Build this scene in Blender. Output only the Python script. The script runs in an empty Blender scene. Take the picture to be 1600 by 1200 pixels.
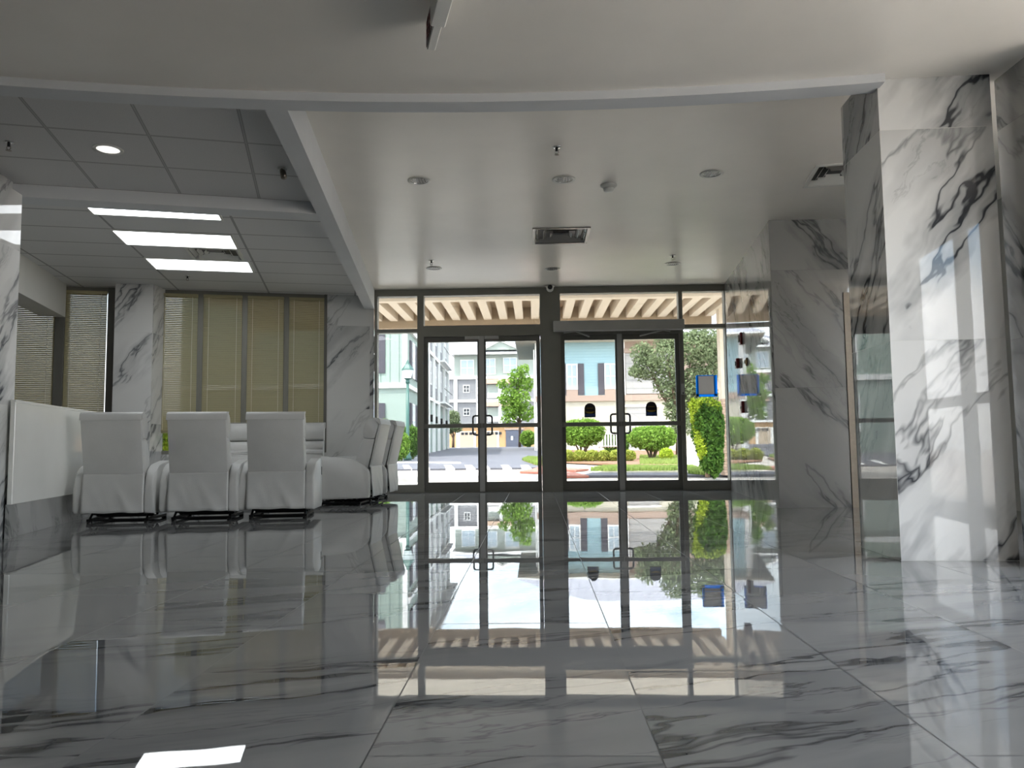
import bpy, bmesh, math, random
import numpy as np
from mathutils import Vector, Matrix
R = math.radians
sc = bpy.context.scene
COL = sc.collection
rng = np.random.default_rng(7)
random.seed(7)

# ------------------------------------------------------------------ camera model (1600 x 1200 frame)
FP, PITCH, ROLL, YAW, CAMZ = 1224.54, 0.0799192, -0.0116227, -0.0277910, 0.628265
def cam_axes():
    cp, sp = math.cos(PITCH), math.sin(PITCH); cr, sr = math.cos(ROLL), math.sin(ROLL); cy, sy = math.cos(YAW), math.sin(YAW)
    fwd = Vector((sy*cp, cy*cp, sp)); r0 = Vector((cy, -sy, 0)); u0 = r0.cross(fwd)
    return cr*r0 + sr*u0, -sr*r0 + cr*u0, fwd
RT, UP, FW = cam_axes()
def ray(x, y):
    return RT*((x-800)/FP) - UP*((y-600)/FP) + FW
def at(x, y, Y):                       # point seen at pixel (x, y), at distance Y down the room
    d = ray(x, y); t = Y/d.y
    return Vector((d.x*t, Y, CAMZ + d.z*t))
def lvl(x, y, z):                      # point seen at pixel (x, y), at height z
    d = ray(x, y); t = (z-CAMZ)/d.z
    return Vector((d.x*t, d.y*t, z))

cam = bpy.data.cameras.new('camera'); camo = bpy.data.objects.new('camera', cam); COL.objects.link(camo)
m = Matrix((RT, UP, -FW)).transposed().to_4x4(); m.translation = (0, 0, CAMZ); camo.matrix_world = m
cam.sensor_fit = 'HORIZONTAL'; cam.sensor_width = 36; cam.lens = 36*FP/1600; cam.clip_end = 1000; cam.clip_start = .02
sc.camera = camo

# ------------------------------------------------------------------ materials
def srgb(c):
    return tuple(((v/12.92) if v <= .04045 else ((v+.055)/1.055)**2.4) for v in c)
def newmat(name):
    mt = bpy.data.materials.new(name); mt.use_nodes = True
    nt = mt.node_tree; return mt, nt, nt.nodes['Principled BSDF']
class NB:                               # small node builder
    def __init__(s, nt): s.nt = nt
    def n(s, t, **kw):
        nd = s.nt.nodes.new(t)
        for k, v in kw.items(): setattr(nd, k, v)
        return nd
    def lk(s, a, b): s.nt.links.new(a, b)
    def val(s, sock, v):
        if hasattr(v, 'is_output'): s.lk(v, sock)
        else: sock.default_value = v
    def math(s, op, a, b=0.0, c=0.0, clamp=False):
        nd = s.n('ShaderNodeMath', operation=op); nd.use_clamp = clamp
        s.val(nd.inputs[0], a); s.val(nd.inputs[1], b)
        if len(nd.inputs) > 2: s.val(nd.inputs[2], c)
        return nd.outputs[0]
    def vmath(s, op, a, b=None, scale=None):
        nd = s.n('ShaderNodeVectorMath', operation=op); s.val(nd.inputs[0], a)
        if b is not None: s.val(nd.inputs[1], b)
        if scale is not None: s.val(nd.inputs['Scale'], scale)
        return nd.outputs[0]
    def noise(s, vec, scale, detail=4, rough=.55, dist=0.0, col=False):
        nd = s.n('ShaderNodeTexNoise'); s.val(nd.inputs['Vector'], vec); nd.inputs['Scale'].default_value = scale
        nd.inputs['Detail'].default_value = detail; nd.inputs['Roughness'].default_value = rough; nd.inputs['Distortion'].default_value = dist
        return nd.outputs[1 if col else 0]
    def ramp(s, f, lo, hi, a=0.0, b=1.0):
        nd = s.n('ShaderNodeMapRange'); nd.clamp = True; s.val(nd.inputs['Value'], f)
        nd.inputs['From Min'].default_value = lo; nd.inputs['From Max'].default_value = hi
        nd.inputs['To Min'].default_value = a; nd.inputs['To Max'].default_value = b
        return nd.outputs[0]
    def mix(s, f, a, b):
        nd = s.n('ShaderNodeMix', data_type='RGBA'); s.val(nd.inputs[0], f)
        for i, v in ((6, a), (7, b)):
            if hasattr(v, 'is_output'): s.lk(v, nd.inputs[i])
            else: nd.inputs[i].default_value = (*v[:3], 1)
        return nd.outputs[2]
def plain(name, col, rough=.5, metal=0.0, spec=.5, var=0.0, vscale=8.0, bump=0.0, bscale=40.0, coat=0.0):
    mt, nt, p = newmat(name); b = NB(nt); c = srgb(col)
    p.inputs['Roughness'].default_value = rough; p.inputs['Metallic'].default_value = metal
    p.inputs['Specular IOR Level'].default_value = spec; p.inputs['Coat Weight'].default_value = coat
    geo = b.n('ShaderNodeTexCoord').outputs['Object']
    v = b.noise(geo, vscale, 3)
    lo = tuple(x*(1-var-.02) for x in c); hi = tuple(min(1, x*(1+var+.02)) for x in c)
    b.lk(b.mix(b.ramp(v, .3, .7), lo, hi), p.inputs['Base Color'])
    if bump:
        bn = b.n('ShaderNodeBump'); bn.inputs['Strength'].default_value = bump; bn.inputs['Distance'].default_value = .02
        b.lk(b.noise(geo, bscale, 4), bn.inputs['Height']); b.lk(bn.outputs[0], p.inputs['Normal'])
    return mt

def marble(name, tw, th, ox, oy, stagger, base, grey, dark, strength=1.0, ang=50, joint=(.60, .60, .58), jw=.0022, rough=.03, wave=0.0, seed=0.0, ior=1.5, warpk=.16, stretch=(.30, 1.5), patchk=.7, veil=0.0):
    """polished porcelain tile with grey veins; UV holds metres on the surface"""
    mt, nt, p = newmat(name); b = NB(nt)
    uv = b.n('ShaderNodeUVMap').outputs[0]
    sep = b.n('ShaderNodeSeparateXYZ'); b.lk(uv, sep.inputs[0]); u, v = sep.outputs[0], sep.outputs[1]
    cu = b.math('DIVIDE', b.math('SUBTRACT', u, ox), tw); iu = b.math('FLOOR', cu)
    vv = b.math('SUBTRACT', v, oy)
    if stagger:
        vv = b.math('ADD', vv, b.math('MULTIPLY', b.math('FLOORED_MODULO', iu, 2.0), th*.5))
    cv = b.math('DIVIDE', vv, th); iv = b.math('FLOOR', cv)
    fu = b.math('SUBTRACT', cu, iu); fv = b.math('SUBTRACT', cv, iv)
    du = b.math('MULTIPLY', b.math('MINIMUM', fu, b.math('SUBTRACT', 1.0, fu)), tw)
    dv = b.math('MULTIPLY', b.math('MINIMUM', fv, b.math('SUBTRACT', 1.0, fv)), th)
    jd = b.math('MINIMUM', du, dv)
    jm = b.math('LESS_THAN', jd, jw)
    comb = b.n('ShaderNodeCombineXYZ'); b.lk(iu, comb.inputs[0]); b.lk(iv, comb.inputs[1]); comb.inputs[2].default_value = seed
    wn = b.n('ShaderNodeTexWhiteNoise'); wn.noise_dimensions = '3D'; b.lk(comb.outputs[0], wn.inputs['Vector'])
    off = b.vmath('SCALE', wn.outputs['Color'], scale=23.0)
    pos = b.vmath('ADD', uv, off)
    warp = b.vmath('SCALE', b.vmath('SUBTRACT', b.noise(pos, 2.2, 3, .6, 0, True), (.5, .5, .5)), scale=warpk)
    pw = b.vmath('ADD', pos, warp)
    mr = b.n('ShaderNodeMapping'); b.lk(pw, mr.inputs[0]); mr.inputs['Rotation'].default_value = (0, 0, R(-ang))
    mp = b.n('ShaderNodeMapping'); b.lk(mr.outputs[0], mp.inputs[0]); mp.inputs['Scale'].default_value = (*stretch, 1)
    n1 = b.noise(mp.outputs[0], 1.15, 5, .58)
    r1 = b.math('ABSOLUTE', b.math('SUBTRACT', n1, .5))
    thin = b.ramp(r1, .0, .016, 1, 0)
    wide = b.ramp(r1, .0, .075, 1, 0)
    n2 = b.noise(b.vmath('ADD', mp.outputs[0], (7.3, 2.1, 5.0)), 2.1, 6, .62)
    r2 = b.math('ABSOLUTE', b.math('SUBTRACT', n2, .5)); fine = b.ramp(r2, 0, .012, 1, 0)
    patch = b.ramp(b.noise(b.vmath('ADD', mp.outputs[0], (3.1, 9.0, 1.0)), .9, 3), .52, .68)
    mask = b.ramp(b.noise(b.vmath('ADD', pos, (11.0, 3.0, 2.0)), .8, 2), .40, .62)
    c = b.mix(b.math('MULTIPLY', patch, patchk*strength), base, grey)
    c = b.mix(b.math('MULTIPLY', b.math('MULTIPLY', wide, mask), .75*strength, clamp=True), c, grey)
    c = b.mix(b.math('MULTIPLY', b.math('MULTIPLY', fine, patch), .7*strength, clamp=True), c, dark)
    c = b.mix(b.math('MULTIPLY', b.math('MULTIPLY', thin, b.math('ADD', mask, .25+veil)), .95*strength, clamp=True), c, dark)
    c = b.mix(jm, c, srgb(joint))
    b.lk(c, p.inputs['Base Color'])
    p.inputs['Roughness'].default_value = rough; p.inputs['IOR'].default_value = ior
    b.lk(b.mix(jm, (rough,)*3, (.4,)*3), p.inputs['Roughness'])
    if wave:
        sc2 = b.n('ShaderNodeMapping'); b.lk(pos, sc2.inputs[0]); sc2.inputs['Scale'].default_value = (1, 1, 1)
        h = b.noise(sc2.outputs[0], 5.5, 1, .4)
        h = b.math('ADD', h, b.math('MULTIPLY', b.ramp(jd, 0, .012, 0, 1), .25))
        bn = b.n('ShaderNodeBump'); bn.inputs['Strength'].default_value = 1; bn.inputs['Distance'].default_value = wave
        b.lk(h, bn.inputs['Height']); b.lk(bn.outputs[0], p.inputs['Normal'])
    return mt

def grid_ceiling(name, tw, th, col, line, jw=.011):
    mt, nt, p = newmat(name); b = NB(nt)
    o = b.n('ShaderNodeTexCoord').outputs['Object']
    sep = b.n('ShaderNodeSeparateXYZ'); b.lk(o, sep.inputs[0])
    def ed(x, w):
        f = b.math('FLOORED_MODULO', x, w); return b.math('MINIMUM', f, b.math('SUBTRACT', w, f))
    d = b.math('MINIMUM', ed(sep.outputs[0], tw), ed(sep.outputs[1], th))
    m1 = b.math('LESS_THAN', d, jw); m2 = b.math('LESS_THAN', d, jw*.45)
    sp = b.noise(o, 160, 2, .6)
    c = b.mix(b.ramp(sp, .35, .6), tuple(x*.9 for x in srgb(col)), srgb(col))
    c = b.mix(m1, c, srgb(line)); c = b.mix(m2, c, tuple(x*1.35 for x in srgb(line)))
    b.lk(c, p.inputs['Base Color']); p.inputs['Roughness'].default_value = .8; p.inputs['Specular IOR Level'].default_value = .2
    bn = b.n('ShaderNodeBump'); bn.inputs['Strength'].default_value = .6; bn.inputs['Distance'].default_value = .004
    b.lk(b.math('MAXIMUM', m1, b.math('MULTIPLY', sp, .25)), bn.inputs['Height']); b.lk(bn.outputs[0], p.inputs['Normal'])
    return mt

def glass_mat(name, tint, fac_scale=1.0):
    mt = bpy.data.materials.new(name); mt.use_nodes = True; nt = mt.node_tree
    for n in list(nt.nodes): nt.nodes.remove(n)
    b = NB(nt); out = b.n('ShaderNodeOutputMaterial')
    tr = b.n('ShaderNodeBsdfTransparent'); tr.inputs[0].default_value = (*tint, 1)
    gl = b.n('ShaderNodeBsdfGlossy'); gl.inputs['Roughness'].default_value = .0
    fr = b.n('ShaderNodeFresnel'); bf = b.n('ShaderNodeNewGeometry').outputs['Backfacing']
    b.lk(b.math('SUBTRACT', 1.5, b.math('MULTIPLY', bf, 1.5-1/1.5)), fr.inputs[0])
    mx = b.n('ShaderNodeMixShader'); b.lk(b.math('MULTIPLY', fr.outputs[0], fac_scale, clamp=True), mx.inputs[0])
    b.lk(tr.outputs[0], mx.inputs[1]); b.lk(gl.outputs[0], mx.inputs[2]); b.lk(mx.outputs[0], out.inputs[0])
    return mt

def leaf_mat(name, a, c, transl=.35):
    mt = bpy.data.materials.new(name); mt.use_nodes = True; nt = mt.node_tree
    for n in list(nt.nodes): nt.nodes.remove(n)
    b = NB(nt); out = b.n('ShaderNodeOutputMaterial')
    o = b.n('ShaderNodeTexCoord').outputs['Object']
    col = b.mix(b.ramp(b.noise(o, 9, 3), .3, .7), srgb(a), srgb(c))
    df = b.n('ShaderNodeBsdfDiffuse'); b.lk(col, df.inputs[0])
    tl = b.n('ShaderNodeBsdfTranslucent'); b.lk(col, tl.inputs[0])
    mx = b.n('ShaderNodeMixShader'); mx.inputs[0].default_value = transl
    b.lk(df.outputs[0], mx.inputs[1]); b.lk(tl.outputs[0], mx.inputs[2]); b.lk(mx.outputs[0], out.inputs[0])
    return mt

def emis(name, col, strength):
    mt, nt, p = newmat(name)
    p.inputs['Base Color'].default_value = (.8, .8, .8, 1); p.inputs['Emission Color'].default_value = (*col, 1); p.inputs['Emission Strength'].default_value = strength
    return mt

def lined(name, col, line, period, jw, axis='Z', rough=.7):
    """siding / slats: parallel grooves every <period> metres"""
    mt, nt, p = newmat(name); b = NB(nt)
    o = b.n('ShaderNodeTexCoord').outputs['Object']; sep = b.n('ShaderNodeSeparateXYZ'); b.lk(o, sep.inputs[0])
    x = sep.outputs['XYZ'.index(axis)]
    f = b.math('FLOORED_MODULO', x, period)
    b.lk(b.mix(b.math('LESS_THAN', f, jw), srgb(col), srgb(line)), p.inputs['Base Color']); p.inputs['Roughness'].default_value = rough
    bn = b.n('ShaderNodeBump'); bn.inputs['Distance'].default_value = .02; bn.inputs['Strength'].default_value = .6
    b.lk(b.math('DIVIDE', f, period), bn.inputs['Height']); b.lk(bn.outputs[0], p.inputs['Normal'])
    return mt

def speckled(name, c1, c2, scale, rough=.9, bump=.3):
    mt, nt, p = newmat(name); b = NB(nt)
    o = b.n('ShaderNodeTexCoord').outputs['Object']
    n = b.noise(o, scale, 5, .65)
    big = b.noise(o, scale*.03, 3)
    c = b.mix(b.ramp(b.math('ADD', b.math('MULTIPLY', n, .6), b.math('MULTIPLY', big, .4)), .35, .65), srgb(c1), srgb(c2))
    b.lk(c, p.inputs['Base Color']); p.inputs['Roughness'].default_value = rough
    bn = b.n('ShaderNodeBump'); bn.inputs['Distance'].default_value = .01; bn.inputs['Strength'].default_value = bump
    b.lk(n, bn.inputs['Height']); b.lk(bn.outputs[0], p.inputs['Normal'])
    return mt

def brickmat(name, c1, c2, mortar, scale):
    mt, nt, p = newmat(name); b = NB(nt)
    uv = b.n('ShaderNodeUVMap').outputs[0]
    br = b.n('ShaderNodeTexBrick'); b.lk(uv, br.inputs['Vector']); br.inputs['Scale'].default_value = scale
    for k, c in (('Color1', c1), ('Color2', c2), ('Mortar', mortar)): br.inputs[k].default_value = (*srgb(c), 1)
    br.inputs['Mortar Size'].default_value = .02
    b.lk(br.outputs[0], p.inputs['Base Color']); p.inputs['Roughness'].default_value = .9
    return mt

M = {}
WHITE_T, GREY_T, DARK_T = (.68, .68, .665), (.29, .30, .305), (.085, .09, .10)
M['floor'] = marble('floor polished marble tile', .6, 1.2, -.35253, 1.6513, True, (.265, .265, .26), (.14, .145, .148), (.04, .042, .046), 1.1, 20, (.21, .21, .21), .0019, .012, .00016, 3.0, 1.5, .14, (.26, 1.9), .45, .25)
M['marble'] = marble('wall polished marble tile', .603, 1.178, 0, 0, False, WHITE_T, GREY_T, DARK_T, 1.0, 52, (.78, .78, .76), .0012, .02, .00012, 1.0, 1.42)
M['marble_shaded'] = marble('wall marble tile with broad grey veins', .9, 1.178, 2.385, 0, False, (.42, .415, .40), (.17, .175, .17), (.06, .065, .065), 1.1, -52, (.45, .45, .43), .0012, .02, .0001, 5.0)  # base colour darkened to carry the shade on the far right wall
M['marble_column'] = marble('column polished marble tile', .603, 1.178, 0, 0, False, (.69, .69, .675), GREY_T, (.05, .053, .06), 1.15, 56, (.80, .80, .78), .0014, .02, .00012, 42.0, 1.42, .20, (.34, 1.35), .85, .15)
M['ceil'] = plain('satin plaster ceiling paint', (.90, .885, .855), .30, 0, .45, .01, 2)
M['soffit'] = plain('matte soffit paint', (.80, .81, .82), .6, 0, .3, .01, 2)
M['tile_small'] = grid_ceiling('square lay-in ceiling tile', .61, .61, (.80, .80, .80), (.60, .60, .60))
M['tile_long'] = grid_ceiling('rectangular lay-in ceiling tile', 1.17, .585, (.84, .84, .84), (.56, .56, .56))
M['wallpaint'] = plain('white wall paint', (.80, .80, .78), .55, 0, .4, .01, 2)
M['alu'] = plain('dark bronze aluminium', (.50, .495, .465), .42, .15, .5, .03, 3)
M['alu_dark'] = plain('black bronze aluminium', (.42, .415, .39), .4, .15, .5, .03, 3)
M['alu_light'] = plain('satin grey aluminium', (.70, .70, .69), .36, .2, .5, .02, 3)
M['steel'] = plain('brushed stainless steel', (.46, .43, .39), .28, 1.0, .5, .05, 30)
M['chrome'] = plain('polished chrome', (.80, .80, .80), .06, 1.0, .5, .02, 10)
M['dim_chrome'] = plain('smoked chrome', (.50, .50, .51), .10, 1.0, .5, .05, 30)
M['vane'] = plain('glossy pale vane metal', (.72, .71, .69), .22, .55, .5, .02, 10)
M['glass'] = glass_mat('storefront glass', (.54, .555, .55))
M['pane'] = glass_mat('window glass', (.36, .37, .37))
M['leather'] = plain('white faux leather', (.73, .73, .72), .42, 0, .5, .015, 5, .12, 180)
M['black'] = plain('black painted steel', (.035, .035, .04), .35, .3, .5, .02, 5)
M['dark_plastic'] = plain('dark plastic', (.10, .10, .10), .35)
M['panel_white'] = plain('gloss white laminate', (.86, .86, .84), .07, 0, .5, .01, 2)
M['white_metal'] = plain('white enamelled metal', (.85, .85, .83), .3, .0, .5, .01, 5)
M['grey_plastic'] = plain('light grey plastic', (.84, .84, .82), .4)
M['red'] = plain('deep red plastic', (.42, .05, .06), .35)
M['brass'] = plain('aged brass', (.45, .36, .22), .3, .7)
M['blue_tape'] = plain('blue masking tape', (.10, .45, .80), .6)
M['paper'] = plain('grey paper', (.50, .49, .48), .85)
def thin(name, col, tr):
    mt = bpy.data.materials.new(name); mt.use_nodes = True; nt = mt.node_tree
    for n in list(nt.nodes): nt.nodes.remove(n)
    b = NB(nt); out = b.n('ShaderNodeOutputMaterial'); o = b.n('ShaderNodeTexCoord').outputs['Object']
    c = b.mix(b.ramp(b.noise(o, 30, 3), .3, .7), tuple(x*.95 for x in srgb(col)), srgb(col))
    df = b.n('ShaderNodeBsdfDiffuse'); b.lk(c, df.inputs[0]); tl = b.n('ShaderNodeBsdfTranslucent'); b.lk(c, tl.inputs[0])
    mx = b.n('ShaderNodeMixShader'); mx.inputs[0].default_value = tr
    b.lk(df.outputs[0], mx.inputs[1]); b.lk(tl.outputs[0], mx.inputs[2]); b.lk(mx.outputs[0], out.inputs[0]); return mt
M['blue_tape'] = thin('thin blue masking tape', (.25, .70, .98), .8)
M['paper'] = thin('thin grey paper', (.80, .79, .78), .5)
M['decal'] = plain('black vinyl decal', (.05, .05, .06), .4)
M['decal_blue'] = plain('blue vinyl print', (.16, .27, .50), .4)
M['decal_gold'] = plain('gold vinyl print', (.55, .45, .12), .4)
M['trof'] = emis('troffer diffuser glow', (.93, .97, 1.0), 2.6)
M['concrete'] = speckled('pale concrete', (.66, .63, .60), (.76, .73, .69), 14)
M['asphalt'] = speckled('worn asphalt', (.31, .31, .34), (.42, .42, .45), 30)
M['paintline'] = speckled('white road paint', (.84, .83, .82), (.92, .91, .90), 20)
M['soil'] = speckled('brown mulch', (.42, .31, .24), (.60, .46, .36), 30)
M['cream'] = plain('cream painted timber', (.84, .79, .72), .6, 0, .3, .02, 6)
M['cream_dark'] = plain('tan painted timber', (.64, .57, .48), .6, 0, .3, .02, 6)
M['grass'] = leaf_mat('grass blade green', (.48, .58, .30), (.66, .72, .42), .4)

# blinds: beige slats that let some daylight through
def blind_mat():
    mt = bpy.data.materials.new('beige blind slat'); mt.use_nodes = True; nt = mt.node_tree
    for n in list(nt.nodes): nt.nodes.remove(n)
    b = NB(nt); out = b.n('ShaderNodeOutputMaterial'); c = (*srgb((.70, .67, .54)), 1)
    df = b.n('ShaderNodeBsdfDiffuse'); df.inputs[0].default_value = c
    tl = b.n('ShaderNodeBsdfTranslucent'); tl.inputs[0].default_value = c
    mx = b.n('ShaderNodeMixShader'); mx.inputs[0].default_value = .22
    b.lk(df.outputs[0], mx.inputs[1]); b.lk(tl.outputs[0], mx.inputs[2]); b.lk(mx.outputs[0], out.inputs[0])
    return mt
M['blind'] = blind_mat()
M['cord'] = plain('pale blind cord', (.86, .84, .74), .7)

# ------------------------------------------------------------------ mesh helpers
class MB:
    def __init__(s): s.bm = bmesh.new()
    def verts(s, pts): return [s.bm.verts.new(p) for p in pts]
    def face(s, vs):
        try: return s.bm.faces.new(vs)
        except ValueError: return None
    def box(s, x0, x1, y0, y1, z0, z1, mat=None):
        ps = [(x, y, z) for z in (z0, z1) for x, y in ((x0, y0), (x1, y0), (x1, y1), (x0, y1))]
        if mat is not None: ps = [mat @ Vector(p) for p in ps]
        v = s.verts(ps)
        for f in ((3, 2, 1, 0), (4, 5, 6, 7), (0, 1, 5, 4), (1, 2, 6, 5), (2, 3, 7, 6), (3, 0, 4, 7)): s.face([v[i] for i in f])
        return s
    def prism(s, poly, z0, z1):          # polygon in plan, extruded upward
        if sum(poly[i][0]*poly[(i+1) % len(poly)][1] - poly[(i+1) % len(poly)][0]*poly[i][1] for i in range(len(poly))) < 0: poly = poly[::-1]
        a = s.verts([(x, y, z0) for x, y in poly]); c = s.verts([(x, y, z1) for x, y in poly]); n = len(poly)
        s.face(a[::-1]); s.face(c)
        for i in range(n): s.face([a[i], a[(i+1) % n], c[(i+1) % n], c[i]])
        return s
    def side(s, poly, x0, x1, mat=None):  # (y, z) outline extruded along x
        if sum(poly[i][0]*poly[(i+1) % len(poly)][1] - poly[(i+1) % len(poly)][0]*poly[i][1] for i in range(len(poly))) < 0: poly = poly[::-1]
        f = (lambda p: p) if mat is None else (lambda p: mat @ Vector(p))
        a = s.verts([f((x0, y, z)) for y, z in poly]); c = s.verts([f((x1, y, z)) for y, z in poly]); n = len(poly)
        s.face(a[::-1]); s.face(c)
        for i in range(n): s.face([a[i], a[(i+1) % n], c[(i+1) % n], c[i]])
        return s
    def tube(s, pts, r, seg=8, closed=False):
        pts = [Vector(p) for p in pts]; rings = []; n = len(pts)
        rs = r if isinstance(r, (list, tuple)) else [r]*n
        ref = None
        for i, p in enumerate(pts):
            if closed: t = pts[(i+1) % n] - pts[i-1]
            else: t = pts[min(i+1, n-1)] - pts[max(i-1, 0)]
            t.normalize()
            if ref is None: ref = Vector((0, 0, 1)) if abs(t.z) < .9 else Vector((1, 0, 0))
            a = t.cross(ref).normalized(); bb = a.cross(t).normalized(); ref = bb
            rings.append(s.verts([p + a*math.cos(2*math.pi*k/seg)*rs[i] + bb*math.sin(2*math.pi*k/seg)*rs[i] for k in range(seg)]))
        for i in range(n if closed else n-1):
            A, B = rings[i], rings[(i+1) % n]
            for k in range(seg): s.face([A[k], B[k], B[(k+1) % seg], A[(k+1) % seg]])
        if not closed:
            s.face(rings[0]); s.face(rings[-1][::-1])
        return s
    def lathe(s, prof, origin=(0, 0, 0), seg=28, axis=None):
        o = Vector(origin); rings = []
        for r, z in prof:
            ring = []
            for k in range(seg):
                a = 2*math.pi*k/seg; p = Vector((max(r, 1e-4)*math.cos(a), max(r, 1e-4)*math.sin(a), z))
                if axis is not None: p = axis @ p
                ring.append(o + p)
            rings.append(s.verts(ring))
        for i in range(len(rings)-1):
            for k in range(seg): s.face([rings[i][k], rings[i][(k+1) % seg], rings[i+1][(k+1) % seg], rings[i+1][k]])
        s.face(rings[0][::-1]); s.face(rings[-1])
        return s
    def bevel(s, w, seg=2):
        bmesh.ops.bevel(s.bm, geom=list(s.bm.edges), offset=w, segments=seg, profile=.5, affect='EDGES', clamp_overlap=True)
        return s
    def build(s, name, mat, parent=None, smooth=False, uv=False, uvoff=(0, 0), loc=None):
        bmesh.ops.recalc_face_normals(s.bm, faces=list(s.bm.faces))
        me = bpy.data.meshes.new(name); s.bm.to_mesh(me); s.bm.free()
        if smooth:
            for p in me.polygons: p.use_smooth = True
        if uv: boxuv(me, uvoff)
        me.materials.append(mat)
        o = bpy.data.objects.new(name, me); COL.objects.link(o)
        if parent is not None: o.parent = parent
        if loc is not None: o.location = loc
        return o
def boxuv(me, off=(0, 0)):
    lay = me.uv_layers.new(name='UVMap')
    for p in me.polygons:
        n = p.normal
        if abs(n.z) > .7: ax, ay = Vector((1, 0, 0)), Vector((0, 1, 0))
        else:
            ax = Vector((-n.y, n.x, 0)).normalized(); ay = Vector((0, 0, 1))
        for li in p.loop_indices:
            v = me.vertices[me.loops[li].vertex_index].co
            lay.data[li].uv = (v.dot(ax) + off[0], v.dot(ay) + off[1])
def tag(o, label=None, cat=None, group=None, kind=None):
    if label: o['label'] = label
    if cat: o['category'] = cat
    if group: o['group'] = group
    if kind: o['kind'] = kind
    return o
def thing(name, label, cat, loc=(0, 0, 0), rz=0.0, group=None, kind=None):
    o = bpy.data.objects.new(name, None); COL.objects.link(o); o.empty_display_size = .1
    o.location = loc; o.rotation_euler = (0, 0, rz)
    return tag(o, label, cat, group, kind)
def struct(o, label, cat=None): return tag(o, label, cat, None, 'structure')
def copy_tree(o, parent=None):
    c = o.copy(); COL.objects.link(c)
    if parent is not None: c.parent = parent
    for ch in o.children: copy_tree(ch, c)
    return c
def leaves(name, blobs, n, size, mat, parent=None, zflat=1.0):
    """leaf quads over the outer part of ellipsoids: blobs = (cx,cy,cz,rx,ry,rz[,rmin])"""
    V = []; F = []; tot = sum(b[3]*b[5] for b in blobs); k = 0
    for bl in blobs:
        cx, cy, cz, rx, ry, rz = bl[:6]; rmin = bl[6] if len(bl) > 6 else .6
        cnt = max(30, int(n*rx*rz/tot))
        d = rng.normal(size=(cnt, 3)); d /= np.linalg.norm(d, axis=1)[:, None]
        rad = (rmin**3 + (1-rmin**3)*rng.random(cnt))**(1/3)
        lump = 1 + .10*np.sin(d[:, 0]*7+cx) * np.sin(d[:, 2]*6+1) + .06*np.sin(d[:, 1]*9)
        p = d*(rad*lump)[:, None]*np.array([rx, ry, rz]) + np.array([cx, cy, cz])
        a = rng.normal(size=(cnt, 3)) + d*.4; a /= np.linalg.norm(a, axis=1)[:, None]
        q = rng.normal(size=(cnt, 3)); q -= a*(q*a).sum(1)[:, None]; q /= np.linalg.norm(q, axis=1)[:, None]
        w = np.cross(a, q); s = size*(.6+.8*rng.random(cnt))[:, None]
        quad = np.stack([p - q*s, p + w*s*.5, p + q*s, p - w*s*.5], 1)
        V.append(quad.reshape(-1, 3)); k += cnt
    V = np.concatenate(V); F = [(4*i, 4*i+1, 4*i+2, 4*i+3) for i in range(k)]
    me = bpy.data.meshes.new(name); me.from_pydata(V.tolist(), [], F); me.materials.append(mat)
    o = bpy.data.objects.new(name, me); COL.objects.link(o)
    if parent is not None: o.parent = parent
    return o

A15 = R(15.0)
WV = Vector((math.cos(A15), math.sin(A15), 0)); VV = Vector((-math.sin(A15), math.cos(A15), 0))
CORNER = Vector((-2.26, 11.0, 0))      # where the window wall meets the glass entrance
def wl(s, d, z):                        # window-wall coordinates: s leftwards from the entrance, d out of the room
    return CORNER - WV*s + VV*d + Vector((0, 0, z))
def wbox(mb, s0, s1, d0, d1, z0, z1):
    ps = [wl(s, d, z) for z in (z0, z1) for s, d in ((s0, d0), (s0, d1), (s1, d1), (s1, d0))]
    v = mb.verts(ps)
    for f in ((3, 2, 1, 0), (4, 5, 6, 7), (0, 1, 5, 4), (1, 2, 6, 5), (2, 3, 7, 6), (3, 0, 4, 7)): mb.face([v[i] for i in f])
def sX(X): return (CORNER.x - X)/WV.x

YG = 11.0                               # glass entrance line
ZC = 2.87                               # entrance ceiling

# ================================================================== SETTING
struct(MB().prism([(-8.2, -6.2), (3.6, -6.2), (3.6, 4.2), (4.4, 4.2), (4.4, 8.2), (3.1, 8.2), (3.1, 11.1), (-2.2, 11.1), (-8.2, 9.5)], -.12, 0).build('floor', M['floor'], uv=True),
       'polished grey-white marble tile floor with dark veins', 'floor')
# --- near ceiling, soffit ring with its beam, entrance ceiling, tiled ceilings
ACX, AR = .10, 12.71; ACY = 4.485 - AR
def arc(x, r): return ACY + math.sqrt(r*r - (x-ACX)**2)
xs = [-8 + i*(11.0/60) for i in range(61)]
xs = [x for x in xs if x < 1.95] + [1.95]
struct(MB().prism([(x, arc(x, AR-.08)) for x in xs] + [(1.95, 4.36), (3.6, 4.36), (3.6, -6.2), (-8.2, -6.2)], 2.65, 2.75).build('ceiling', M['ceil']),
       'plain painted ceiling over the near hall with a curved edge', 'ceiling')
ring = [(x, arc(x, AR-.14)) for x in xs] + [(x, arc(x, AR)) for x in reversed(xs)]
bR0, bR1 = (-1.413, 4.388), (-2.257, 11.03); bL0, bL1 = (-1.545, 4.38), (-2.40, 11.03)
mb = MB().prism(ring, 2.60, 2.98)
struct(mb.build('ceiling_soffit', M['soffit']), 'curved white soffit band crossing the hall overhead', 'soffit')
struct(MB().prism([bR0, bR1, bL1, bL0], 2.60, 2.98).build('ceiling_beam', M['soffit']), 'long white beam between tiled and plain ceiling, running to the entrance', 'beam')
struct(MB().prism([(-1.45, 4.2), (3.3, 4.2), (3.3, 11.2), (-2.3, 11.2)], ZC, ZC+.1).build('ceiling_entrance', M['ceil']), 'smooth plain ceiling in front of the glass doors', 'ceiling')
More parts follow.
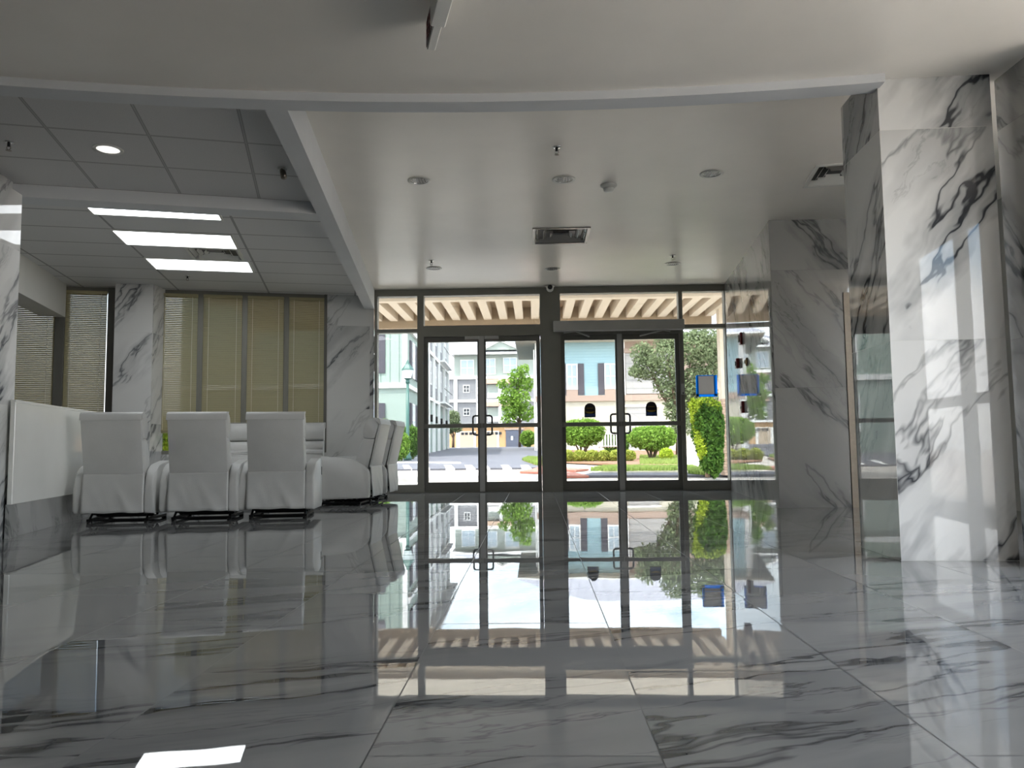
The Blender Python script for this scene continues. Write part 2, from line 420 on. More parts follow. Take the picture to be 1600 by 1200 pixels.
cb = MB().prism([(-6.5, 5.10), (-1.80, 6.41), (-1.83, 6.61), (-6.5, 5.32)], 2.60, 2.95)
struct(cb.build('ceiling_crossbeam', M['soffit']), 'white cross beam between the two tiled ceilings', 'beam')
def ceil_plate(name, org, ang, poly, z, mat, label):
    ca, sa = math.cos(R(ang)), math.sin(R(ang))
    loc = [((x-org[0])*ca + (y-org[1])*sa, -(x-org[0])*sa + (y-org[1])*ca) for x, y in poly]
    o = MB().prism(loc, 0, .05).build(name, mat); o.location = (org[0], org[1], z); o.rotation_euler = (0, 0, R(ang)); return struct(o, label, 'ceiling')
ceil_plate('ceiling_tile', (-3.10, 4.781), 15.5, [(-8.2, 3.3), (-1.47, 4.25), (-1.75, 6.5), (-8.2, 4.7)], 2.70, M['tile_small'], 'square-tiled lay-in ceiling left of the beam, nearer part')
ceil_plate('ceiling_panel', (-4.093+.02, 7.403-.02), 13.5, [(-8.2, 4.7), (-1.75, 6.5), (-2.33, 11.1), (-8.2, 9.5)], 2.79, M['tile_long'], 'rectangular-tiled lay-in ceiling with lit panels')
struct(MB().prism([(-8.4, -6.4), (3.62, -6.4), (3.62, 4.2), (4.6, 4.2), (4.6, 8.4), (3.15, 8.4), (3.15, 11.1), (-8.4, 11.1)], 3.0, 3.1).build('ceiling_leak_slab', M['wallpaint']), 'unseen slab added above the ceilings against light leaks', 'ceiling')  # unseen cover, added to keep daylight from leaking in over the ceilings
# --- right side: marble side wall, elevator wall, column, jamb pillar
struct(MB().prism([(2.705, 11.06), (2.385, 7.80), (3.09, 7.80), (3.09, 11.06)], 0, 3.02).build('wall_right', M['marble_shaded'], uv=True, uvoff=(.0, 0)),
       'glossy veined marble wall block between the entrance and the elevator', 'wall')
struct(MB().prism([(3.09, 7.80), (4.7, 7.80), (4.7, 8.4), (3.09, 8.4)], 2.12, 3.02).build('wall_lintel', M['marble_shaded'], uv=True), 'marble wall over the elevator doorway', 'wall')
struct(MB().box(4.35, 4.55, 4.9, 8.4, 0, 3.02).build('wall_lobby', M['wallpaint']), 'white side wall of the elevator lobby', 'wall')
struct(MB().prism([(1.94, 4.285), (2.54, 4.255), (2.56, 4.83), (1.965, 4.86)], 0, 2.74).build('wall_column', M['marble_column'], uv=True, uvoff=(-1.7236, 0)),
       'square column clad in bright white veined marble at the right', 'column')
struct(MB().box(2.615, 3.1, 3.86, 4.34, 0, 2.74).build('wall_jamb', M['marble_shaded'], uv=True), 'dark glossy marble pillar at the right picture edge', 'pillar')
struct(MB().box(3.1, 4.55, 4.1, 4.3, 0, 3.0).build('wall_alcove', M['wallpaint']), 'white wall behind the marble pillar at the far right', 'wall')
struct(MB().prism([(2.5, 4.9), (2.5, 4.2), (4.8, 4.2), (4.8, 8.4), (3.1, 8.4), (3.1, 7.6)], 2.872, 2.97).build('ceiling_lobby', M['ceil']), 'plain ceiling of the elevator lobby', 'ceiling')
# --- rear and left enclosure
struct(MB().box(-8.3, -8.1, -6.2, 9.6, 0, 3).build('wall_left', M['wallpaint']), 'white wall of the room behind the counter', 'wall')
struct(MB().box(-8.3, 4.8, -6.4, -6.2, 0, 3).build('wall_back', M['wallpaint']), 'white wall at the back of the hall', 'wall')
# --- left pillar at picture edge
pv = Vector((math.sin(R(9)), -math.cos(R(9)), 0)); pu = Vector((-math.cos(R(9)), -math.sin(R(9)), 0)); p0 = Vector((-3.91, 5.78, 0))
def quad_prism(p, a, la, bdir, lb, z0, z1): 
    q = [p, p + a*la, p + a*la + bdir*lb, p + bdir*lb]; return MB().prism([(v.x, v.y) for v in q], z0, z1)
struct(quad_prism(p0, pv, .62, pu, .7, 0, 2.6).build('wall_pillar', M['marble'], uv=True, uvoff=(.3, .2)), 'marble-clad pillar at the left picture edge', 'pillar')
struct(quad_prism(p0 + pu*.07, pv, .55, pu, .6, 2.6, 2.71).build('wall_pillar_top', M['marble'], uv=True), 'marble block between the left pillar and the ceiling', 'pillar')
# bulkhead over the reception counter
k0, k1 = lvl(30, 395, 2.79), lvl(105, 445, 2.79); kd = (k1-k0).normalized(); kn = Vector((-kd.y, kd.x, 0))
ks = k0 - kd*2.2; ke = k1 - kd*.03
struct(MB().prism([(v.x, v.y) for v in (ks, ke, ke + kn*.28, ks + kn*.28)], 2.36, 2.84).build('ceiling_bulkhead', M['wallpaint']), 'white bulkhead hanging over the reception counter', 'bulkhead')

# --- window wall on the left: marble, pilaster, windows with blinds
ZW = 2.79
def wwall(name, s0, s1, z0, z1, d0=0.0, d1=.2, mat='marble', label=''):
    mb = MB(); wbox(mb, s0, s1, d0, d1, z0, z1); return struct(mb.build(name, M[mat], uv=True), label, 'wall')
wwall('wall_marble', 0.0, sX(-2.895), 0, 3.02, -.02, .25, 'marble', 'marble wall strip between the blinds and the glass entrance')
bays = [(-2.895, -3.42), (-3.42, -3.95), (-3.95, -4.50), (-4.50, -5.03)]
wwall('wall_sill', sX(-2.895), sX(-5.05), 0, .58, -.02, .25, 'marble', 'low marble wall under the four blinds')
wwall('wall_sill_left', sX(-5.4), sX(-7.7), 0, .58, -.02, .25, 'marble', 'low marble wall under the windows behind the counter')
wwall('wall_corner', sX(-6.80), sX(-8.4), .58, ZW, 0, .25, 'wallpaint', 'white wall left of the windows behind the counter')
wwall('wall_header', sX(-2.895), sX(-8.0), ZW-.03, 3.02, .0, .25, 'wallpaint', 'white strip above the window heads')
struct(MB().prism([(-5.385, 9.845), (-4.925, 9.925), (-4.94, 10.30), (-5.46, 10.16)], 0, ZW).build('wall_pilaster', M['marble'], uv=True, uvoff=(.12, .2)),
       'marble-clad pilaster between the windows on the left', 'pillar')
def blind_unit(s0, s1, zb, zt, label, group):
    t = thing('venetian_blind', label, 'blind', wl((s0+s1)/2, 0, zt), A15, group)
    w = s1-s0-.004; h = zt-zb; mb = MB()
    n = int(h/.0245)
    for i in range(n):
        z = -.05 - i*.0245; mb.box(-w/2, w/2, -.0128, .0128, -.0007, .0007, Matrix.Translation((0, -.028, z)) @ Matrix.Rotation(R(67), 4, 'X'))
    mb.build('slats', M['blind'], t)
    MB().box(-w/2, w/2, -.05, -.008, -.036, 0).build('head_rail', M['blind'], t)
    MB().box(-w/2, w/2, -.042, -.014, -h, -h+.016).build('bottom_rail', M['blind'], t)
    for x in (-w*.36, w*.36): MB().box(x-.003, x+.003, -.0415, -.040, -h, -.03).build('ladder_cord', M['cord'], t)
    return t
def window_bay(n, s0, s1, z0, z1, label):
    mb = MB(); f = .042; d0, d1 = -.005, .11
    for a in ((s0, s0+f), (s1-f, s1)): wbox(mb, a[0], a[1], d0, d1, z0, z1)
    wbox(mb, s0+f, s1-f, d0, d1, z1-.055, z1); wbox(mb, s0+f, s1-f, d0, d1, z0, z0+.05)
    t = thing('window_%d' % n, label, 'window', wl((s0+s1)/2, 0, z0), 0, None, 'structure')
    inv = Matrix.Translation(-Vector(t.location))
    o = mb.build('window_frame', M['alu'], t); o.data.transform(inv)
    g = MB(); wbox(g, s0+f, s1-f, .060, .066, z0+.05, z1-.055)
    o = g.build('glass_pane', M['pane'], t); o.data.transform(inv)
wn = 1
for i, (xa, xb) in enumerate(bays):
    window_bay(wn, sX(xa), sX(xb), .58, ZW, 'dark framed tall window, %s from the entrance' % ['first', 'second', 'third', 'fourth'][i]); wn += 1
    f = .042; pass
    blind_unit(sX(xa)+f*.8, sX(xb)-f*.8, [.80, .86, .86, .89][i], 2.735,
               ['closed beige blind next to the marble strip beside the entrance', 'closed beige blind above the slotted-arm recliner, second from the entrance',
                'closed beige blind right of the middle recliner top, third from the entrance', 'closed beige blind next to the marble pilaster, greenery showing below it'][i], 'blinds in the four-window bay')
window_bay(wn, sX(-5.50), sX(-6.13), .58, ZW, 'dark framed tall window left of the marble pilaster'); wn += 1
blind_unit(sX(-5.62), sX(-6.10), .62, 2.735, 'closed beige blind left of the marble pilaster, full height above the counter', 'blinds behind the counter')
window_bay(wn, sX(-6.20), sX(-6.80), .58, ZW, 'dark framed window behind the counter under the bulkhead'); wn += 1
blind_unit(sX(-6.215), sX(-6.75), .62, 2.735, 'closed beige blind under the slanting white bulkhead behind the counter', 'blinds behind the counter')
mb = MB(); wbox(mb, sX(-5.40), sX(-5.615), -.02, .12, .58, ZW); wbox(mb, sX(-6.105), sX(-6.21), -.045, .12, .58, ZW); wbox(mb, sX(-2.89), sX(-2.90)+.03, -.03, .1, .58, ZW)
struct(mb.build('trim_1', M['alu_dark']), 'dark bronze mullions beside the windows', 'trim')

# --- glass entrance (all along Y = YG)
ZD, ZH0, ZH1, ZT = 2.19, 2.19, 2.315, 2.83
fr = MB()
def fbox(x0, x1, z0, z1, y0=-.06, y1=.07): fr.box(x0, x1, YG+y0, YG+y1, z0, z1)
fbox(-2.245, -2.205, 0, ZC); fbox(2.685, 2.76, 0, ZC)                     # side jambs
fbox(-2.205, 2.685, 2.775, ZC)                                            # head
fbox(-1.635, -1.545, 0, 2.775); fbox(2.045, 2.10, 0, 2.775)               # sidelite posts
fbox(.10, .385, 0, 2.775, -.075, .08); fbox(.15, .335, 0, 2.775, -.085, .09)   # wide centre post
fbox(-1.545, .10, ZH0, 2.345); fbox(.385, 2.045, ZH0, 2.36)               # door headers
fbox(-2.205, -1.635, 2.255, 2.305); fbox(2.10, 2.685, 2.255, 2.31)        # sidelite transom bars
fbox(-2.205, -1.635, 0, .115); fbox(2.10, 2.685, 0, .135)                 # sidelite bottom rails
struct(fr.build('trim_2', M['alu']), 'dark bronze frame of the glass entrance', 'trim')
for nm, x0, x1, z0, z1, lab in ((8, -2.205, -1.635, .115, 2.255, 'clear sidelight left of the entrance doors'), (9, 2.10, 2.685, .135, 2.255, 'clear sidelight right of the doors with a taped notice'),
                                (10, -2.205, -1.635, 2.305, 2.775, 'small transom pane over the left sidelight'), (11, -1.545, .10, 2.345, 2.775, 'wide transom pane over the left pair of doors'),
                                (12, .385, 2.045, 2.36, 2.775, 'wide transom pane over the right pair of doors'), (13, 2.10, 2.685, 2.31, 2.775, 'small transom pane over the right sidelight')):
    struct(MB().box(x0, x1, YG+.0, YG+.008, z0, z1).build('window_%d' % nm, M['glass']), lab, 'window')
def door(n, x0, x1, hinge_left, lab):
    t = thing('door_%d' % n, lab, 'door', ((x0+x1)/2, YG, 0), 0, 'glass entrance doors', 'structure')
    w = (x1-x0)/2; st = .055; fm = MB()
    fm.box(-w, -w+st, -.022, .022, .012, ZD-.001); fm.box(w-st, w, -.022, .022, .012, ZD-.001)
    fm.box(-w+st, w-st, -.022, .022, .012, .145); fm.box(-w+st, w-st, -.022, .022, ZD-.075, ZD-.001)
    fm.build('door_frame', M['alu_dark'], t)
    MB().box(-w+st, w-st, -.004, .004, .145, ZD-.075).build('glass_pane', M['glass'], t)
    bar = MB().box(-w+.02, w-.02, -.085, -.045, .90, .955)
    for x in (-w+.03, w-.03): bar.box(x-.03, x+.03, -.07, -.02, .895, .96)
    bar.build('push_bar', M['alu'], t)
    s = 1 if hinge_left else -1                                            # pull loop sits by the meeting stile
    hx = s*(w-.03); ix = s*(w-.13)
    pts = [(hx, .05, 1.07)] + [(ix+s*(.035-.035*math.sin(a)), .05, 1.07-.035+.035*math.cos(a)) for a in np.linspace(0, math.pi/2, 5)]
    pts += [(ix+s*(.035-.035*math.cos(a)), .05, .80+.035-.035*math.sin(a)) for a in np.linspace(0, math.pi/2, 5)] + [(hx, .05, .80)]
    MB().tube(pts, .013, 8).build('pull_handle', M['black'], t, True)
    if n == 1 or n == 3:
        MB().box(-w-.0, w, -.03, .03, .002, .012).build('door_sweep', M['alu_light'], t)
    return t
door(1, -1.543, -.735, True, 'left leaf of the left pair of glass doors')
door(2, -.725, .098, False, 'right leaf of the left pair of glass doors')
door(3, .387, 1.205, True, 'left leaf of the right pair of doors under the operator box')
door(4, 1.215, 2.043, False, 'right leaf of the right pair of doors under the operator box')
mb = MB(); mb.box(-.765, -.695, YG-.055, YG-.026, 0, ZH0); mb.box(1.175, 1.245, YG-.055, YG-.026, 0, ZH0)
struct(mb.build('trim_3', M['alu_light']), 'lighter grey centre strips where the door leaves meet', 'trim')
struct(MB().box(-2.2, 2.68, YG-.07, YG+.1, 0, .011).build('trim_4', M['alu_dark']), 'door threshold strip', 'trim')

# ================================================================== FIXTURES
op = thing('door_operator', 'long grey automatic door operator box over the right pair of doors', 'door operator', (1.19, YG-.075, 2.28))
MB().box(-.905, .905, -.13, 0, -.055, .085).bevel(.006, 1).build('housing', M['alu_light'], op)
for x0, xk, x1 in ((-.76, -.60, -.40), (.72, .62, .30)):
    MB().tube([(x0, -.03, -.07), (xk, -.06, -.055), (x1, -.0, -.125)], .012, 6).build('arm', M['alu_light'], op)
for x, lab in ((-.86, 'grey lock box left of the centre strip above the left doors'), (-.585, 'grey lock box right of the centre strip above the left doors')):
    o = thing('door_lock', lab, 'lock', (x, YG-.065, 2.16), 0, 'lock boxes over the left doors')
    MB().box(-.1, .1, -.03, 0, -.02, .025).bevel(.003, 1).build('lock_body', M['alu_light'], o)
    MB().box(-.09, .09, -.024, -.004, -.034, -.02).build('strike_plate', M['steel'], o)

t = thing('access_button', 'small grey access button box on the post right of the doors', 'button', (2.072, YG-.06, 1.40))
MB().box(-.02, .02, -.02, 0, -.075, .075).bevel(.003, 1).build('body', M['alu_light'], t)
MB().lathe([(.010, 0), (.010, .005), (.004, .006)], (0, -.02, -.055), 12, Matrix.Rotation(R(90), 3, 'X')).build('button', M['dark_plastic'], t)
def downlight(x, y, z, lab, on=False):
    t = thing('downlight', lab, 'downlight', (x, y, z), 0, 'recessed ceiling downlights')
    MB().lathe([(.072, .0), (.098, -.006), (.098, -.0), (.076, .01)], seg=32).build('trim_ring', M['white_metal'], t, True)
    mb = MB(); prof = [(.0745, -.004), (.066, .018), (.05, .034), (.02, .040)]
    rings = [mb.verts([(r*math.cos(2*math.pi*k/32), r*math.sin(2*math.pi*k/32), zz) for k in range(32)]) for r, zz in prof]
    for i in range(3):
        for k in range(32): mb.face([rings[i][k], rings[i][(k+1) % 32], rings[i+1][(k+1) % 32], rings[i+1][k]])
    mb.face(rings[-1]); mb.build('reflector', M['chrome' if on else 'dim_chrome'], t)
    if on:
        MB().lathe([(.001, -.004), (.04, -.0045), (.073, -.003), (.073, .004), (.001, .004)], seg=32).build('lens', M['lampglow'], t); return t
    lou = MB()
    for i in range(-2, 3):
        h = math.sqrt(max(.0, .062**2-(i*.024)**2))
        lou.box(i*.024-.0015, i*.024+.0015, -h, h, -.002, .014)
        lou.box(-h, h, i*.024-.0015, i*.024+.0015, -.002, .014)
    lou.build('louver', M['chrome' if on else 'dim_chrome'], t)
    MB().lathe([(.050, .034), (.052, .028), (.03, .022), (.004, .020)] if on else [(.018, .038), (.024, .026), (.018, .012), (.004, .008)], seg=16).build('lamp', M['lampglow'] if on else M['white_metal'], t, True)
    return t
M['lampglow'] = emis('downlight lamp glow', (1, .97, .92), .42)
for px, py, lab in ((655, 282, 'recessed downlight at the left of the plain ceiling, row nearer the beam'), (881, 280, 'recessed downlight in the middle of the plain ceiling, beside the smoke detector'),
                    (1112, 271, 'recessed downlight at the right of the plain ceiling near the column'), (678, 419, 'small recessed downlight above the left pair of doors'),
                    (863, 420, 'small recessed downlight right in front of the dome camera'), (1051, 412, 'small recessed downlight above the right pair of doors')):
    q = lvl(px, py, ZC); downlight(q.x, q.y, ZC-.001, lab)
q = lvl(169, 233, 2.70); downlight(q.x, q.y, 2.699, 'bright recessed downlight in the square-tiled ceiling at the left', True)

def sprinkler(px, py, z, lab):
    q = lvl(px, py, z)
    t = thing('ceiling_sprinkler', lab, 'sprinkler', (q.x, q.y, z+.002), 0, 'ceiling sprinklers')
    MB().lathe([(.035, 0), (.036, -.004), (.022, -.010), (.012, -.010)], seg=20).build('escutcheon', M['chrome'], t, True)
    MB().lathe([(.010, -.006), (.010, -.030), (.006, -.034)], seg=12).build('nozzle', M['black'], t, True)
    MB().tube([(-.010, 0, -.028), (-.014, 0, -.045), (0, 0, -.058), (.014, 0, -.045), (.010, 0, -.028)], .003, 6).build('yoke', M['steel'], t)
    MB().lathe([(.001, -.058), (.018, -.059), (.018, -.061), (.001, -.062)], seg=16).build('deflector', M['steel'], t)
for px, py, z, lab in ((870, 230, ZC, 'chrome sprinkler head nearest the soffit band'), (674, 407, ZC, 'sprinkler head beside the small downlight over the left doors'),
                       (1051, 399, ZC, 'sprinkler head beside the small downlight over the right doors'), (14, 222, 2.70, 'dark sprinkler head at the left picture edge'),
                       (293, 431, 2.79, 'tiny dark sprinkler head just past the lit panels')):
    sprinkler(px, py, z, lab)
q = lvl(441, 262, 2.70)
t = thing('motion_sensor', 'small angled silver sensor on the square-tiled ceiling near the beam', 'sensor', (q.x, q.y, 2.70))
MB().box(-.026, .026, -.02, .02, -.02, 0).build('base', M['grey_plastic'], t)
MB().tube([(0, 0, -.015), (.012, -.012, -.05), (.02, -.02, -.085)], [.020, .023, .021], 12).build('head', M['steel'], t, True)
q = lvl(951, 289, ZC)
t = thing('smoke_detector', 'white round smoke detector on the plain ceiling', 'smoke detector', (q.x, q.y, ZC))
MB().lathe([(.070, 0), (.070, -.012), (.058, -.02), (.050, -.03)], seg=32).build('base', M['grey_plastic'], t, True)
MB().lathe([(.046, -.03), (.044, -.05), (.036, -.058), (.002, -.06)], seg=32).build('sensing_chamber', M['white_metal'], t, True)
t = thing('ceiling_dome_camera', 'small white security camera above the wide centre post', 'camera', (.245, YG-.17, ZC+.002))
MB().lathe([(.062, 0), (.062, -.02), (.05, -.03)], seg=28).build('base', M['grey_plastic'], t, True)
MB().lathe([(.047, 0), (.05, .02), (.04, .05), (.012, .062)], (0, -.02, -.055), 24, Matrix.Rotation(R(75), 3, 'X')).build('eyeball', M['white_metal'], t, True)
MB().lathe([(.034, .05), (.034, .064), (.03, .067), (.001, .067)], (0, -.02, -.055), 20, Matrix.Rotation(R(75), 3, 'X')).build('lens', M['dark_plastic'], t, True)

def vent(px, z, w, l, rz, lab, bright=False):
    q = lvl(*px, z)
    t = thing('ceiling_vent', lab, 'air vent', (q.x, q.y, z), rz); t['half'] = (w/2, l/2)
    def fr_(a, bb, wd, z0, z1): 
        mb = MB(); mb.box(-a, a, -bb, -bb+wd, z0, z1); mb.box(-a, a, bb-wd, bb, z0, z1); mb.box(-a, -a+wd, -bb+wd, bb-wd, z0, z1); mb.box(a-wd, a, -bb+wd, bb-wd, z0, z1); return mb
    a, bb = w/2, l/2
    fr_(a, bb, .03, -.012, 0).build('frame', M['vane' if bright else 'white_metal'], t)
    MB().box(-a+.03, a-.03, -bb+.03, bb-.03, .038, .042).build('dark_throat', M['dark_plastic'], t)
    for k in range(1, 4):
        f = 1-.24*k; mb = MB(); aa, b2 = a*f, bb*f
        for (x0, y0, x1, y1) in ((-aa, -b2, aa, -b2), (aa, -b2, aa, b2), (aa, b2, -aa, b2), (-aa, b2, -aa, -b2)):
            nx, ny = (y1-y0), -(x1-x0); ln = math.hypot(nx, ny); nx, ny = nx/ln*.035, ny/ln*.035
            v = mb.verts([(x0, y0, .034), (x1, y1, .034), (x1+nx*.9, y1+ny*.9, -.004), (x0+nx*.9, y0+ny*.9, -.004)]); mb.face(v)
        mb.build('cone_vane', M['vane' if bright else 'white_metal'], t)
    return t
vent((876, 368), ZC, .60, .62, 0, 'shiny square air vent in the middle of the plain ceiling', True)
vent((1305, 273), ZC, .42, .56, R(-8), 'square air vent partly hidden by the right column')
vent((337, 396.5), 2.79, .56, .54, R(13.5), 'square air vent between two lit ceiling panels')

def troffer(pts, lab):
    c = sum((Vector((*p, 0)) for p in pts), Vector())/4
    t = thing('light_panel', lab, 'ceiling light', (c.x, c.y, 2.79), R(14), 'fluorescent light panels')
    w, l = .545, .265
    mb = MB(); z0, z1 = -.012, 0; f = .02
    mb.box(-w-f, w+f, -l-f, -l, z0, z1); mb.box(-w-f, w+f, l, l+f, z0, z1); mb.box(-w-f, -w, -l, l, z0, z1); mb.box(w, w+f, -l, l, z0, z1)
    mb.build('frame', M['white_metal'], t)
    MB().box(-w, w, -l, l, -.008, -.002).build('diffuser', M['trof'], t)
troffer([(-3.83, 6.42), (-2.81, 6.70), (-2.907, 7.042), (-3.958, 6.801)], 'lit ceiling panel half hidden by the white cross beam')
troffer([(-4.093, 7.403), (-3.059, 7.669), (-3.152, 8.169), (-4.22, 7.941)], 'lit ceiling panel in the middle, just before the air vent')
troffer([(-4.328, 8.54), (-3.252, 8.76), (-3.403, 9.305), (-4.469, 9.053)], 'lit ceiling panel nearest the blinds')

# exit sign hanging near the camera
ed = Vector((.26, -.966, 0)).normalized()
t = thing('exit_sign', 'exit sign seen edge-on, hanging from the near ceiling', 'exit sign', (-.463, 3.556, 2.65), math.atan2(ed.y, ed.x))
MB().box(0, .34, -.020, .020, -.150, -.012).bevel(.004, 1).build('sign_body', M['white_metal'], t)
MB().box(.22, .62, -.034, .034, -.155, 0).bevel(.005, 1).build('battery_housing', M['grey_plastic'], t)
MB().box(.005, .33, -.024, -.021, -.140, -.018).build('face_panel', plain('dark red sign face', (.30, .16, .13), .3), t)
cu = bpy.data.curves.new('exit_letters', 'FONT'); cu.body = 'EXIT'; cu.size = .13; cu.extrude = .002; cu.align_x = 'CENTER'
lo = bpy.data.objects.new('exit_letters', cu); COL.objects.link(lo); lo.parent = t; lo.location = (.168, -.026, -.125); lo.rotation_euler = (R(90), 0, 0); cu.materials.append(M['red'])
bpy.context.view_layer.update()
lm = bpy.data.meshes.new_from_object(lo.evaluated_get(bpy.context.evaluated_depsgraph_get())); lm.materials.clear(); lm.materials.append(M['red'])
l2 = bpy.data.objects.new('letters', lm); COL.objects.link(l2); l2.parent = t; l2.location = lo.location; l2.rotation_euler = lo.rotation_euler
bpy.data.objects.remove(lo)

# recesses for the downlights and vents
def cut(ceiling, items):
    mb = MB()
    for (x, y, z, kind, a, bb, rz) in items:
        if kind == 'r': mb.lathe([(a, z-.03), (a, z+.045)], (x, y, 0), 32)
        else: mb.box(-a, a, -bb, bb, z-.03, z+.045, Matrix.Translation((x, y, 0)) @ Matrix.Rotation(rz, 4, 'Z'))
    c = mb.build('cutter', M['ceil']); md = ceiling.modifiers.new('recess', 'BOOLEAN'); md.object = c; md.operation = 'DIFFERENCE'; md.solver = 'EXACT'
    bpy.context.view_layer.update()
    me = bpy.data.meshes.new_from_object(ceiling.evaluated_get(bpy.context.evaluated_depsgraph_get())); ceiling.modifiers.clear(); ceiling.data = me
    bpy.data.objects.remove(c)
CUTS = {}
for o in [o for o in COL.objects if o.get('category') in ('downlight', 'air vent')]:
    x, y, z = o.location; nm = 'ceiling_entrance' if z > 2.85 else ('ceiling_panel' if z > 2.75 else 'ceiling_tile')
    if o['category'] == 'downlight': CUTS.setdefault(nm, []).append((x, y, z, 'r', .075, 0, 0))
    else:
        w_, l_ = o['half']; CUTS.setdefault(nm, []).append((x, y, z, 'b', w_-.031, l_-.031, o.rotation_euler.z))
for nm, it in CUTS.items(): cut(bpy.data.objects[nm], it)

# devices on the glossy right wall
wa, wb = Vector((2.705, 11.06, 0)), Vector((2.385, 7.8, 0)); wd = (wb-wa).normalized(); wang = math.atan2(wd.y, wd.x)
def onwall(Y, z):
    s = (Y-wa.y)/wd.y; p = wa + wd*s; return (p.x, p.y, z)
wz = math.atan2(wd.y, wd.x) + math.pi                       # local +x along the wall away, local +y into the room
def wthing(name, lab, cat, Y, z):
    return thing(name, lab, cat, onwall(Y, z), wz)
t = wthing('fire_strobe', 'red round alarm strobe high on the glossy side wall', 'alarm', 9.64, 1.92)
MB().box(-.06, .06, .0, .030, -.075, .075).bevel(.012, 3).build('body', M['red'], t, True)
MB().box(-.02, .02, .030, .052, -.045, .045).bevel(.008, 2).build('strobe_lens', M['white_metal'], t, True)
t = wthing('alarm_horn', 'dark red alarm box at eye level on the glossy side wall', 'alarm', 9.93, 1.645)
MB().box(-.055, .055, 0, .040, -.062, .062).bevel(.008, 2).build('body', M['red'], t, True)
MB().lathe([(.03, 0), (.03, .008), (.02, .010)], (0, .040, 0), 16, Matrix.Rotation(R(-90), 3, 'X')).build('grille', M['dark_plastic'], t)
t = wthing('key_switch', 'round brass key switch on the glossy side wall', 'switch', 9.33, 1.60)
MB().lathe([(.052, 0), (.052, .012), (.03, .022), (.001, .022)], (0, 0, 0), 24, Matrix.Rotation(R(-90), 3, 'X')).build('plate', M['brass'], t, True)
MB().box(-.006, .006, .022, .034, -.018, .018).build('key_slot', M['steel'], t)
t = wthing('pull_station', 'small red fire pull station low on the glossy side wall', 'alarm', 9.67, 1.08)
MB().box(-.055, .055, 0, .034, -.072, .072).bevel(.006, 2).build('body', M['red'], t, True)
MB().box(-.035, .035, .034, .046, -.02, .012).build('pull_handle', M['white_metal'], t)
# elevator
t = thing('elevator_door', 'brushed steel elevator door frame half hidden by the bright column', 'elevator', (3.6, 7.86, 0), 0)
mb = MB(); mb.box(-.512, -.40, -.075, .25, 0, 2.12); mb.box(.40, .50, -.085, .25, 0, 2.11); mb.box(-.40, .40, -.085, .25, 2.0, 2.11); mb.build('door_frame', M['steel'], t)
MB().box(-.40, -.005, .12, .16, .005, 2.0).build('door_panel', M['steel'], t); MB().box(.005, .40, .12, .16, .005, 2.0).build('door_panel', M['steel'], t)
struct(MB().box(3.09, 4.35, 8.05, 8.25, 0, 2.9).build('wall_shaft', M['alu_dark']), 'dark shaft wall behind the elevator door', 'wall')
struct(MB().box(4.1, 4.4, 7.8, 8.05, 0, 2.12).build('wall_elevator', M['marble_shaded'], uv=True), 'marble wall right of the elevator', 'wall')

# decals and notice on the glass
def decal(x, z, lab):
    t = thing('door_decal', lab, 'decal', (x, YG-.0045, z), 0, 'arched decals on the right doors')
    w, h = .078, .20
    pts = [(-w, 0), (w, 0), (w, h-w)] + [(w*math.cos(a), h-w+w*math.sin(a)) for a in np.linspace(.1, math.pi-.1, 12)] + [(-w, h-w)]
    def flat(poly, y0, y1, name, mat):
        mb = MB(); a = mb.verts([(px, y0, pz) for px, pz in poly]); c = mb.verts([(px, y1, pz) for px, pz in poly]); n = len(poly)
        mb.face(a); mb.face(c[::-1])
        for i in range(n): mb.face([a[i], a[(i+1) % n], c[(i+1) % n], c[i]])
        mb.build(name, mat, t)
    flat(pts, -.0015, 0, 'backing', M['decal'])
    sw = [(.062*math.cos(a), .085+.030*math.sin(a)) for a in np.linspace(math.pi, 2*math.pi, 14)] + [(.062*math.cos(a), .087+.008*math.sin(a)) for a in np.linspace(0, -math.pi, 10)]
    flat(sw, -.0025, -.0016, 'gold_swoosh', M['decal_gold'])
    flat([(-.066, .012), (.066, .012), (.066, .05), (-.066, .05)], -.0025, -.0016, 'blue_band', M['decal_blue'])
    flat([(-.045, .125), (.045, .125), (.045, .133), (-.045, .133)], -.0025, -.0016, 'gold_line', M['decal_gold'])
decal(at(922, 653, YG).x, 1.025, 'dark arched decal on the left leaf of the right doors')
decal(at(1018, 652, YG).x, 1.035, 'dark arched decal on the right leaf of the right doors')
a_, b_ = at(1088, 620, YG), at(1120, 586, YG)
t = thing('paper_notice', 'grey paper held to the right sidelight with blue tape', 'notice', ((a_.x+b_.x)/2, YG-.001, a_.z), 0)
w, h = (b_.x-a_.x)/2, b_.z-a_.z
MB().box(-w+.012, w-.025, -.002, -.0004, .03, h-.004).build('sheet', M['paper'], t)
for (x0, x1, z0, z1) in ((-w, -w+.035, 0, h-.01), (w-.045, w, .01, h), (-w, w, 0, .035), (-w+.01, w-.02, h-.012, h)):
    MB().box(x0, x1, -.0042, -.0022, z0, z1).build('tape_strip', M['blue_tape'], t)

